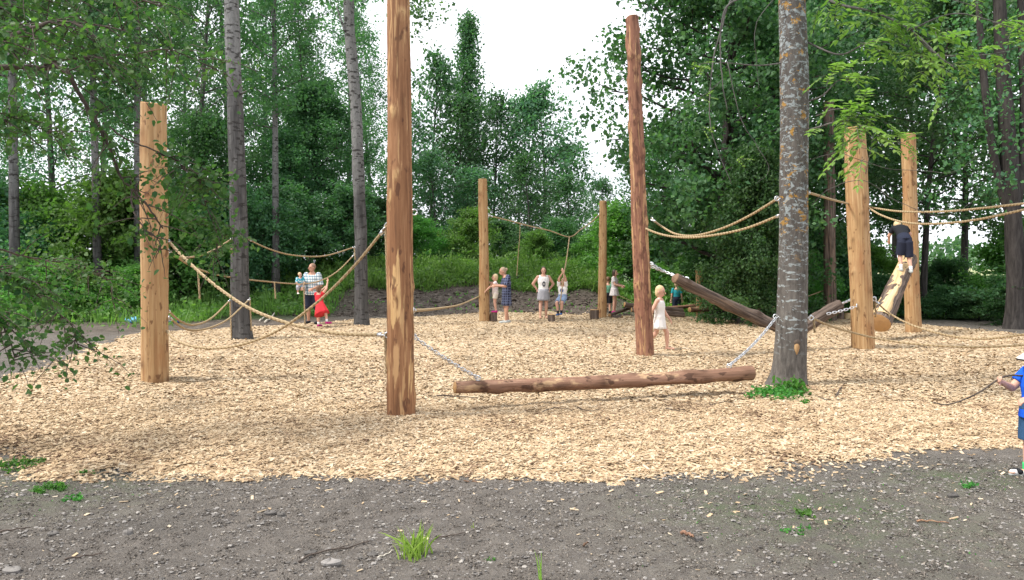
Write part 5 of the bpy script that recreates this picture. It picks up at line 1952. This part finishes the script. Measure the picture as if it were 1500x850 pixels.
cm.add(V, Fq, r.random(len(c)))
cm.build("crown", M["leaf_maple"], o)

# ---------------------------------------------------------------- the lichen covered ash tree
o, mb, c4 = px_trunk("ash_tree", [(1153, 574, 54), (1156, 545, 47), (1158, 500, 45), (1161, 440, 43), (1162, 340, 41), (1163, 230, 40.5), (1163, 120, 40), (1160, 0, 38), (1158, -90, 36), (1158, -300, 30), (1162, -600, 12)], 11.0, "lichen_bark",
                       "ash tree with thick grey trunk spotted by white and orange lichen", 204, 1.24, rough=.03)
lo = Vector(o.location)


def sub(*l):
    return [P(*q) - lo for q in l]


cm = MB()
r = np.random.default_rng(29)


def pinnate(p, d, L, npair, tone):
    p, d = np.array(tuple(p)), nrm(np.array(tuple(d), float))
    s = np.linspace(0, 1, 6)[:, None]
    dr = np.array([0, 0, -1.0])
    rach = p + d * L * s + dr * L * .28 * s ** 2
    mb.add(*tube(rach, [.0035, .003, .003, .0025, .002, .0015], 4, cap=False), 0, 1)
    sd = nrm(np.cross(d, [0, 0, 1.0]))
    cs, ts, ns, ls = [], [], [], []
    for k in range(npair):
        q = .22 + .74 * k / (npair - 1)
        b = np.array([np.interp(q, s[:, 0], rach[:, c]) for c in range(3)])
        ln = L * .36 * (1 - .45 * abs(q - .5))
        for sg in (1, -1):
            t = nrm(sd * sg * .9 + d * .55 + np.array([0, 0, -.25]) + r.normal(0, .1, 3))
            cs.append(b + t * ln * .5); ts.append(t); ns.append(nrm(np.array([0, 0, 1]) + r.normal(0, .25, 3))); ls.append(ln)
    t = nrm(rach[-1] - rach[-2])
    cs.append(rach[-1] + t * L * .14); ts.append(t); ns.append(np.array([0, 0, 1.0])); ls.append(L * .3)
    ls = np.array(ls)
    V, Fq = leaf_geo(np.array(cs), np.array(ts), np.array(ns), ls, ls * .44, .1, True)
    cm.add(V, Fq, np.clip(tone + r.uniform(-.2, .2, len(ls)), 0, 1))


def ash_branch(pts, r0, leaves, L=.26, spread=.12):
    c = catmull([P(*q) - lo for q in pts], 7)
    mb.add(*tube(c, np.linspace(r0, r0 * .25, len(c)), 6), 0, 1)
    for (f0, f1, n) in leaves:
        for k in range(int(n * .8)):
            f = r.uniform(f0, f1)
            i = min(len(c) - 2, int(f * (len(c) - 1)))
            p = c[i] + (c[i + 1] - c[i]) * (f * (len(c) - 1) - i) + r.normal(0, spread * .5, 3)
            d = nrm(c[i + 1] - c[i]) * .6 + r.normal(0, .7, 3) + np.array([0, -.15, .12])
            pinnate(p, d, 1.25 * L * r.uniform(.75, 1.2), 5, r.uniform(.2, .9))


ash_branch([(1178, 192, 11.0), (1200, 186, 10.7), (1228, 178, 10.3), (1258, 180, 10.0), (1278, 205, 9.8)], .014, [(.45, 1, 26)], .27, .2)
ash_branch([(1195, 170, 10.7), (1225, 160, 10.3), (1250, 165, 10.0), (1262, 200, 9.8), (1255, 222, 9.7)], .008, [(.3, 1, 26)], .25, .2)
ash_branch([(1290, 215, 10.0), (1315, 208, 10.0), (1335, 215, 10.0)], .006, [(.3, 1, 9)], .17, .08)
ash_branch([(1178, 150, 11.0), (1205, 140, 10.8), (1228, 118, 10.6), (1245, 120, 10.4)], .012, [(.35, 1, 16)], .25, .16)
ash_branch([(1178, -20, 11.0), (1225, 5, 10.6), (1280, 18, 10.3), (1335, 45, 10.0), (1375, 82, 9.8), (1400, 100, 9.7)], .022, [(.12, .6, 42), (.6, 1, 26)], .27, .26)
ash_branch([(1178, -70, 11.0), (1240, -50, 10.6), (1300, -25, 10.2), (1370, -8, 9.9), (1430, 10, 9.7)], .022, [(.2, 1, 44)], .27, .28)
ash_branch([(1335, 45, 10.0), (1370, 78, 9.9), (1420, 82, 9.7), (1470, 76, 9.6), (1510, 62, 9.5)], .012, [(.3, 1, 22)], .24, .14)
ash_branch([(1178, 60, 11.0), (1230, 80, 10.7), (1275, 62, 10.4), (1330, 68, 10.2), (1360, 95, 10)], .014, [(.5, 1, 22)], .24, .18)
ash_branch([(1330, 45, 10.0), (1400, 20, 9.8), (1480, 40, 9.6), (1530, 55, 9.5)], .012, [(.4, 1, 16)], .24, .16)
ash_branch([(1150, 92, 11.0), (1110, 96, 10.9), (1060, 92, 10.8), (1022, 94, 10.6)], .011, [(.85, 1, 4)], .16, .06)
ash_branch([(1280, 205, 9.9), (1315, 200, 9.9), (1330, 205, 9.9)], .006, [(.6, 1, 6)], .16, .08)
# bare hanging twigs
for l, rr in (([(1140, -30, 10.9), (1100, -10, 10.7), (1064, 12, 10.6), (1056, 60, 10.6), (1060, 110, 10.6), (1068, 160, 10.6)], .016),
              ([(1100, -20, 10.8), (1070, 5, 10.7), (1058, 45, 10.7), (1048, 100, 10.7), (1043, 170, 10.7), (1050, 215, 10.7), (1075, 275, 10.7)], .013),
              ([(1064, 90, 10.6), (1085, 170, 10.6), (1110, 215, 10.6), (1128, 248, 10.6), (1112, 270, 10.6)], .006),
              ([(1150, -20, 10.9), (1110, 30, 10.8), (1108, 90, 10.8), (1112, 130, 10.8)], .006),
              ([(1055, 120, 10.6), (1030, 140, 10.6), (985, 162, 10.6)], .006),
              ([(1180, 235, 11), (1225, 225, 10.8), (1250, 232, 10.6), (1300, 247, 10.4), (1360, 250, 10.2), (1400, 247, 10), (1440, 215, 10)], .006),
              ([(1190, 300, 11), (1215, 275, 10.9), (1265, 262, 10.7), (1310, 290, 10.5), (1370, 310, 10.3), (1400, 300, 10.2), (1430, 275, 10.1)], .006),
              ([(1268, 255, 10.8), (1278, 210, 10.7), (1285, 160, 10.6)], .005)):
    c = catmull([P(*q) - lo for q in l], 8)
    c = c + np.cumsum(r.normal(0, .004, c.shape), 0)
    mb.add(*tube(c, np.linspace(rr, rr * .35, len(c)), 6), 0, 1)
for (a, b, n) in ((1020, 90, 3), (1032, 145, 3), (1030, 190, 3), (1080, 235, 3)):
    for k in range(n):
        pinnate(P(a + r.normal(0, 5), b + r.normal(0, 4), 10.6) - lo, r.normal(0, 1, 3), .13, 4, .8)
# crown high above the frame
pts = []
for i in range(30):
    z = r.uniform(6.6, 11.5)
    a = i * 2.4
    L = r.uniform(1.2, 3.6)
    p0 = np.array([0.05, 0, z])
    d = np.array([math.cos(a) * .9, math.sin(a) * .9, .35])
    mb.add(*tube([p0, p0 + d * L * .5, p0 + d * L - np.array([0, 0, .2])], [.05, .03, .01], 5))
    for k in range(5):
        pinnate(p0 + d * L * r.uniform(.4, 1) + r.normal(0, .25, 3), r.normal(0, 1, 3), .3, 5, r.random())
mb.build("trunk", [M["lichen_bark"], M["grey_bark"]], o, smooth=True)
cm.build("crown", M["leaf_ash"], o)
# pruned branch wound, pale and drop shaped
wp = P(1167, 508, 10.80) - lo
mbw = MB()
Vw, Fw = ellipsoid((0, 0, 0), (.042, .035, .098))
Vw[:, 0] *= np.where(Vw[:, 2] < 0, 1 - .55 * (np.abs(Vw[:, 2]) / .098), 1)
mbw.add(Vw + np.array(tuple(wp)) + np.array([0, .012, -.02]), Fw)
mbw.build("branch_wound", M["wood_pale"], o, smooth=True)
mbw = MB()
Vw, Fw = ellipsoid((0, 0, 0), (.058, .035, .055))
mbw.add(Vw + np.array(tuple(wp)) + np.array([0, .018, .055]), Fw)
mbw.build("bark_collar", M["twig"], o, smooth=True)
for (a, b) in ((1140, 464), (1184, 466), (1142, 291)):
    eyebolt(o, P(a, b, 11.0 - .02), .03, (-1 if a < 1160 else 1, 0, 0))

# ---------------------------------------------------------------- overhanging tree at the left edge
tb0 = Vector((-5.95, 6.9, 0))
o = empty("overhanging_tree", tb0, "tree just outside the view whose dark branch droops in front of the left pale post", "tree")
mb, cm = MB(), MB()
mb.add(*tube([(0, 0, -.1), (.05, 0, 1.5), (-.1, .1, 3.2), (-.05, 0, 5.2), (.1, 0, 7.5)], [.24, .2, .18, .14, .06], 14))
r = np.random.default_rng(41)
lo = tb0


def near_branch(pts, r0, twigs, tl, per, ls=.055, from_=.25, sag=.35):
    c = catmull([(P(*q) - lo) if len(q) == 3 and q[0] != "w" else Vector(q[1:]) for q in pts], 8)
    c = c + np.cumsum(r.normal(0, .006, c.shape), 0)
    mb.add(*tube(c, np.linspace(r0, max(.004, r0 * .25), len(c)), 7))
    cs = []
    for k in range(twigs):
        f = r.uniform(from_, 1)
        i = int(f * (len(c) - 1))
        p = c[i]
        d = nrm(r.normal(0, 1, 3) * np.array([1, .8, .5]) + np.array([.25, 0, -.1]))
        L = tl * r.uniform(.5, 1.3)
        s = np.linspace(0, 1, 5)[:, None]
        tw = p + d * L * s - np.array([0, 0, 1]) * sag * L * s ** 2 + r.normal(0, .012, (5, 3)) * s
        mb.add(*tube(tw, np.linspace(.006, .002, 5), 4, cap=False))
        for q in r.uniform(.2, 1.02, per):
            b = np.array([np.interp(q, s[:, 0], tw[:, e]) for e in range(3)])
            cs.append(b + r.normal(0, .05, 3))
    cs = np.array(cs)
    V, Fq = leaf_cloud(cs, ls, .72, r, up=.6, droop=.5, hexa=True)
    cm.add(V, Fq, np.clip(r.normal(.5, .25, len(cs)), 0, 1))


# the main dark drooping limb
near_branch([("w", 0, 0, 3.1), (-20, 100, 6.9), (60, 98, 7.0), (75, 92, 7.05), (105, 108, 7.1), (130, 150, 7.2), (150, 180, 7.3), (168, 218, 7.4), (190, 265, 7.5), (215, 295, 7.6), (240, 330, 7.7)], .028, 34, .45, 9)
near_branch([(150, 180, 7.3), (185, 205, 7.4), (225, 220, 7.5), (262, 235, 7.6), (300, 270, 7.7)], .010, 22, .38, 16, .055, .72)
near_branch([(190, 265, 7.5), (197, 300, 7.4), (215, 325, 7.4), (238, 345, 7.4), (235, 372, 7.4)], .009, 9, .22, 6)
near_branch([(65, 96, 7.0), (110, 85, 7.3), (170, 80, 7.7), (250, 75, 8.2), (330, 110, 8.6)], .013, 40, .5, 14)
near_branch([(230, 225, 7.5), (270, 250, 7.8), (300, 300, 8.0), (320, 350, 8.2), (318, 390, 8.3)], .008, 34, .36, 17, .055, .35)
# leafy limbs filling the upper corner
near_branch([("w", 0, 0, 4.2), (-60, 10, 7.0), (40, -20, 7.4), (140, -10, 8.0), (240, 10, 8.6)], .03, 60, .65, 16)
near_branch([("w", 0, 0, 3.6), (-40, 60, 6.4), (40, 40, 6.6), (110, 30, 7.0), (190, 45, 7.6)], .02, 46, .55, 16)
near_branch([("w", 0, .2, 2.7), (-30, 190, 7.4), (20, 170, 7.8), (70, 185, 8.2), (110, 230, 8.6)], .018, 40, .5, 15)
# low hanging sprays
near_branch([("w", 0, 0, 2.0), (-40, 380, 6.6), (20, 400, 6.8), (70, 430, 7.1), (115, 470, 7.4), (128, 510, 7.5)], .012, 44, .4, 15, .05, .3)
near_branch([("w", 0, 0, 1.7), (-60, 430, 6.2), (-10, 455, 6.3), (18, 490, 6.4), (22, 530, 6.4)], .012, 30, .38, 16, .05, .35)
near_branch([("w", 0, .2, 2.1), (-20, 360, 8), (60, 380, 8.6), (130, 395, 9.2), (165, 420, 9.6), (172, 455, 9.8)], .012, 36, .45, 15, .05, .35)
mb.build("trunk", M["twig"], o, smooth=True)
cm.build("crown", M["leaf_near"], o)

# ---------------------------------------------------------------- ground plants
def on_ground(x, y):
    return np.stack([x, y, height(x, y)], -1)


def weeds(N, x, y, hmax, ls, r, mat, name, label, cat="weeds", blades=.4, upb=1.5):
    base = on_ground(x, y)
    nb = int(len(x) * blades)
    mb = MB()
    # grass blades
    b = base[:nb]
    L = hmax[:nb] * r.uniform(.5, 1.1, nb)
    t = r.normal(0, .33, (nb, 3)); t[:, 2] = 1
    t = nrm(t)
    n = nrm(r.normal(size=(nb, 3)))
    V, Fq = leaf_geo(b + t * (L * .5)[:, None], t, n, L, .028 + .02 * r.random(nb), .05)
    mb.add(V, Fq, np.clip(r.normal(.6, .25, nb), 0, 1))
    # leaves of the weeds
    b = base[nb:].copy()
    m = len(b)
    b[:, 2] += hmax[nb:] * r.uniform(0, 1, m) ** .8
    V, Fq = leaf_cloud(b, ls, .6, r, up=.9, droop=0)
    mb.add(V, Fq, np.clip(r.normal(.45, .28, m), 0, 1))
    o = mb.build(name, M[mat])
    return tag(o, label, cat, kind="stuff")


r = np.random.default_rng(61)
N = 26000
x = r.uniform(-9, 5, N); y = 30.3 + r.exponential(2.6, N) + nz2(x, np.zeros(N), 5, 71) * .9
k = y < 40
x, y = x[k], y[k]
weeds(N, x, y, .24 + .75 * np.clip(nz2(x, y, 1.9, 72), 0, 1) * r.random(len(x)) ** .5 + .25 * (r.random(len(x)) < .06), .13, r, "weed", "bank_weeds", "rank green grass and weeds on the bank behind the posts", blades=.5)
N = 30000
x = r.uniform(-26, -6, N); y = 24.2 - 3.2 * (x < -9) * r.random(N) ** 2.5 + r.gamma(2, 2.0, N) + nz2(x, np.zeros(N), 6, 73) * .9
k = (y < 38) & ~((x > -9) & (y < 26.5))
x, y = x[k], y[k]
weeds(N, x, y, .35 + .5 * np.clip(nz2(x, y, 2.5, 74), 0, 1), .13, r, "weed", "wood_edge_weeds", "tall weeds and grass along the shaded edge of the wood", blades=.45)
N = 15000
x = r.uniform(4.2, 26, N); y = 27.2 + r.gamma(2, 2.0, N) + nz2(x, np.zeros(N), 6, 75) * .8 - np.clip((x - 10) * .5, 0, 4.0)
k = (y < 40) & (sdpoly(x, y) < -.25)
x, y = x[k], y[k]
weeds(N, x, y, .3 + .5 * np.clip(nz2(x, y, 2.5, 76), 0, 1), .13, r, "weed", "right_edge_weeds", "green weeds and grass beyond the chips behind the logs", blades=.4).name = "field_edge_weeds"
N = 26000
x = r.uniform(8, 40, N); y = r.uniform(36, 62, N)
weeds(N, x, y, .7 + .5 * r.random(N), .12, r, "flower_meadow", "flower_meadow", "pale flowering meadow beyond the hedge", "meadow", blades=.25)
# sparse growth on the dark earth bank
N = 1500
x = r.uniform(-8, 4, N); y = r.uniform(27.4, 31, N)
k = nz2(x, y, 1.2, 78) > .1
x, y = x[k], y[k]
weeds(N, x, y, np.full(len(x), .12), .09, r, "weed", "bank_seedlings", "scattered seedlings on the dark earth bank", blades=.3)
# dark clods on the bank
x = r.uniform(-8, 4.5, 5000); y = r.uniform(26.6, 31.6, 5000)
rad = .03 * np.exp(r.normal(0, .6, 5000))
c = on_ground(x, y)
mb = MB()
Vc, Fc = pebbles(c, rad, r)
mb.add(Vc, Fc, np.repeat(r.random(len(c)), 12))
M["clod"] = bark_plain("earth_clod", (0.05, 0.038, 0.03), (0.17, 0.14, 0.115))
tag(mb.build("earth_clods", M["clod"]), "crumbly dark clods all over the earth bank", "clods", kind="stuff")


def plant(px, py, rad, h, n, ls, mat, label, seed, z=0.0, group=None, name="weed_plant", blades=0, bl=.0, cat="plant", wide=.62):
    p = G(px, py, z)
    z0 = float(height(p.x, p.y)) + z * .9
    o = empty(name, (p.x, p.y, z0), label, cat, group)
    r = np.random.default_rng(seed)
    mb = MB()
    ns = max(3, n // 9)
    for k in range(ns):
        a, q = r.uniform(0, 6.28), rad * math.sqrt(r.random())
        b = np.array([math.cos(a) * q, math.sin(a) * q, -.01])
        hh = h * r.uniform(.45, 1.0) * (1 - .4 * q / rad)
        tip = b + np.array([r.normal(0, .25) * hh, r.normal(0, .25) * hh, hh])
        mb.add(*tube([b, (b + tip) / 2 + r.normal(0, .01, 3), tip], [.003, .0025, .0015], 4), .9)
        m = max(4, n // ns)
        f = r.uniform(.15, 1, m)[:, None]
        c = b + (tip - b) * f + r.normal(0, ls * .5, (m, 3))
        c[:, 2] = np.abs(c[:, 2])
        V, Fq = leaf_cloud(c, ls, wide, r, up=.8, droop=.0, hexa=True)
        mb.add(V, Fq, np.clip(r.normal(.5, .28, m), 0, 1))
    mb.build("foliage", M[mat], o)
    return o


plant(1130, 583, .30, .22, 420, .045, "weed_near", "leafy weeds on the near side of the lichen tree's foot", 301, BED, "weeds at the foot of the lichen tree")
plant(1158, 577, .17, .24, 260, .07, "weed_near", "broad leaved weeds directly before the lichen tree's foot", 302, BED, "weeds at the foot of the lichen tree")
plant(1182, 592, .08, .08, 60, .035, "weed_near", "tiny weed in the chips just off the lichen tree's foot", 303, BED, "weeds at the foot of the lichen tree")
GWD = "small weeds on the bare soil"
plant(17, 686, .20, .10, 420, .024, "weed_near", "low feathery weed patch touching the edge of the view", 304, 0, GWD)
plant(73, 716, .13, .055, 420, .020, "weed_near", "compact bright green cushion of weed on soil", 305, 0, GWD)
plant(105, 731, .09, .03, 130, .018, "weed_near", "flat yellowish weed just beyond the green cushion", 306, 0, GWD)
plant(60, 677, .07, .05, 90, .022, "weed_near", "small weed at the corner of the chip edge", 307, 0, GWD)
plant(130, 692, .12, .04, 60, .02, "weed_near", "thin weed among stray chips at the bed's corner", 308, 0, GWD)
plant(1178, 751, .08, .022, 70, .030, "weed_near", "little flat weed on soil among thin moss", 309, 0, GWD)
plant(1172, 776, .10, .02, 60, .022, "weed_near", "nearer yellow green weed on soil among thin moss", 310, 0, GWD)
plant(1420, 716, .06, .02, 40, .035, "weed_near", "flat rosette weed on soil near the child in blue", 311, 0, GWD)
plant(722, 822, .03, .03, 30, .016, "weed_near", "tiny seedling right of the grass tuft", 312, 0, GWD)


def tuft(px, py, n, L, w, label, seed, spread=.06, lean=.55, mat="grass"):
    p = G(px, py)
    o = empty("grass_tuft", (p.x, p.y, float(height(p.x, p.y)) - .005), label, "grass tuft", "grass tufts on the bare soil")
    r = np.random.default_rng(seed)
    mb = MB()
    for k in range(n):
        a = r.uniform(0, 6.28)
        b = np.array([r.normal(0, spread * .4), r.normal(0, spread * .4), 0])
        ln = L * r.uniform(.55, 1.1)
        ou = np.array([math.cos(a) - .25, math.sin(a) * .6, 0]) * lean * r.uniform(.1, 1.3)
        m = 7
        s = np.linspace(0, 1, m)[:, None]
        c = b + (np.array([0, 0, 1]) * s + ou * s ** 1.6) * ln - np.array([0, 0, 1]) * ln * np.linalg.norm(ou) * .38 * s ** 2.4
        d = nrm(np.gradient(c, axis=0))
        sd = nrm(np.cross(d, np.array([math.sin(a * 3), math.cos(a * 3), .3])))
        ww = (w * (1 - s ** 2.2 * .92)) * .5
        nn = np.cross(sd, d)
        V = np.stack([c - sd * ww, c + nn * ww * .35, c + sd * ww], 1).reshape(-1, 3)
        i = np.arange(m - 1)[:, None] * 3
        Fq = np.concatenate([i + np.array([[0, 1, 4, 3]]), i + np.array([[1, 2, 5, 4]])])
        mb.add(V, Fq, float(np.clip(r.normal(.6, .25), 0, 1)))
    mb.build("blades", M[mat], o)
    return o


tuft(607, 814, 60, .19, .0125, "bright green clump of broad grass blades alone on the bare soil", 320, .09, .6)
tuft(792, 852, 7, .17, .008, "few upright grass blades at the bottom of the view", 321, .02, .18)
tuft(692, 772, 4, .045, .006, "tiny dry grass sprig right of the bright grass clump", 322, .02, .4)

# thin moss and seedlings on the soil
N = 5200
x = r.uniform(-5, 6, N); y = r.uniform(3.6, 7.4, N)
mm = np.exp(-(((x - 1.9) / 0.9) ** 2 + ((y - 5.6) / 0.5) ** 2)) + .8 * np.exp(-(((x - 3.6) / 0.7) ** 2 + ((y - 6.3) / 0.4) ** 2)) + .8 * np.exp(-(((x + 3.4) / 0.7) ** 2 + ((y - 6.1) / 0.6) ** 2)) + .25 * np.exp(-(((x - 2.5) / 1.4) ** 2 + ((y - 4.8) / 0.6) ** 2))
k = (r.random(N) < mm * .8) & (sdpoly(x, y) < .0) & (nz2(x, y, .35, 90) > -.1)
c = on_ground(x[k], y[k]) + np.array([0, 0, .006])
V, Fq = leaf_cloud(c, .014, .6, r, up=1.6, droop=-.2)
mb = MB()
mb.add(V, Fq, r.random(len(c)))
tag(mb.build("moss", M["weed_near"]), "thin green moss and seedlings creeping over the bare soil", "moss", kind="stuff")

# blue plastic sacks lying in the weeds
def sack(px, py, Y, w, mat, label, seed):
    p = P(px, py, Y)
    mb = MB()
    V, Fq = ellipsoid((0, 0, 0), (w, w * .6, w * .42), n=28, m=16)
    r = np.random.default_rng(seed)
    k = np.ones(len(V))
    for _ in range(12):
        d = nrm(r.normal(size=3))
        k += .07 * np.sin((V / w) @ d * r.uniform(3, 9) + r.uniform(0, 6))
    V = V * k[:, None]
    mb.add(V, Fq)
    o = mb.build("plastic_sack", M[mat], smooth=False)
    o.location = (p.x, p.y, float(height(p.x, p.y)) + w * .38)
    tag(o, label, "sack", "plastic sacks lying in the weeds")


sack(194, 434, 23.8, .22, "skyblue", "crumpled pale blue sack in weeds just left of the left pale post", 1)
sack(254, 445, 23.8, .17, "blue", "small deep blue sack in weeds just right of the left pale post", 2)
stick([(388, 474), (398, 467), (409, 460)], .028, "pale_stick", "pale split branch lying behind the man's ropes, longer of two", "broken_branch", "branch", "pale broken branches")
stick([(380, 472), (386, 468), (393, 464)], .024, "pale_stick", "pale split branch lying behind the man's ropes, shorter of two", "broken_branch", "branch", "pale broken branches")
# ================================================================ camera, light, sky
cam = bpy.data.cameras.new("camera")
cam.sensor_width = 36
cam.lens = F_PX / 1500 * 36
cam.clip_start, cam.clip_end = 0.1, 4000
co = bpy.data.objects.new("camera", cam)
COL.objects.link(co)
co.location = (0, 0, CAMZ)
co.rotation_euler = (PI / 2 - TILT, 0, 0)
scene.camera = co

SUN_EL, SUN_AZ = math.radians(55), math.radians(-105)     # azimuth from +Y towards +X
sd = Vector((math.sin(SUN_AZ) * math.cos(SUN_EL), math.cos(SUN_AZ) * math.cos(SUN_EL), math.sin(SUN_EL)))
sl = bpy.data.lights.new("sun", "SUN")
sl.energy = 3.0
sl.angle = math.radians(12)
sl.color = (1.0, 0.95, 0.87)
so = bpy.data.objects.new("sun", sl)
COL.objects.link(so)
so.rotation_euler = sd.to_track_quat("Z", "Y").to_euler()

w = bpy.data.worlds.new("World")
scene.world = w
w.use_nodes = True
nt = w.node_tree
nt.nodes.clear()
sky = nt.nodes.new("ShaderNodeTexSky")
sky.sky_type = "NISHITA"
sky.sun_disc = False
sky.sun_elevation = SUN_EL
sky.sun_rotation = SUN_AZ
sky.air_density = 1.0
sky.dust_density = 2.0
tc = nt.nodes.new("ShaderNodeTexCoord")
mp = nd(nt, "ShaderNodeMapping", {0: tc.outputs["Generated"], "Scale": (1.0, 1.0, 2.2)})
n1 = noise(nt, mp.outputs[0], 2.2, 6, 0.6)
cl = ramp(nt, n1, [(0.30, 0.62), (0.52, 1.0)])
cloud = mixc(nt, cl, sky.outputs[0], (9.3, 9.55, 10.2))
bg = nd(nt, "ShaderNodeBackground", {"Color": cloud, "Strength": 0.1})
wo = nt.nodes.new("ShaderNodeOutputWorld")
nt.links.new(bg.outputs[0], wo.inputs[0])

scene.view_settings.view_transform = "Standard"
scene.view_settings.look = "None"
scene.view_settings.exposure = 0.85
scene.view_settings.gamma = 1.0
scene.view_settings.use_curve_mapping = False
scene.render.engine = "CYCLES"
c = scene.cycles
c.max_bounces = 5
c.diffuse_bounces = 2
c.glossy_bounces = 2
c.transmission_bounces = 3
c.transparent_max_bounces = 4
c.use_adaptive_sampling = True
c.adaptive_threshold = 0.02
c.use_denoising = True
c.caustics_reflective = False
c.caustics_refractive = False
c.sample_clamp_indirect = 6
scene.render.film_transparent = False
bpy.context.view_layer.update()
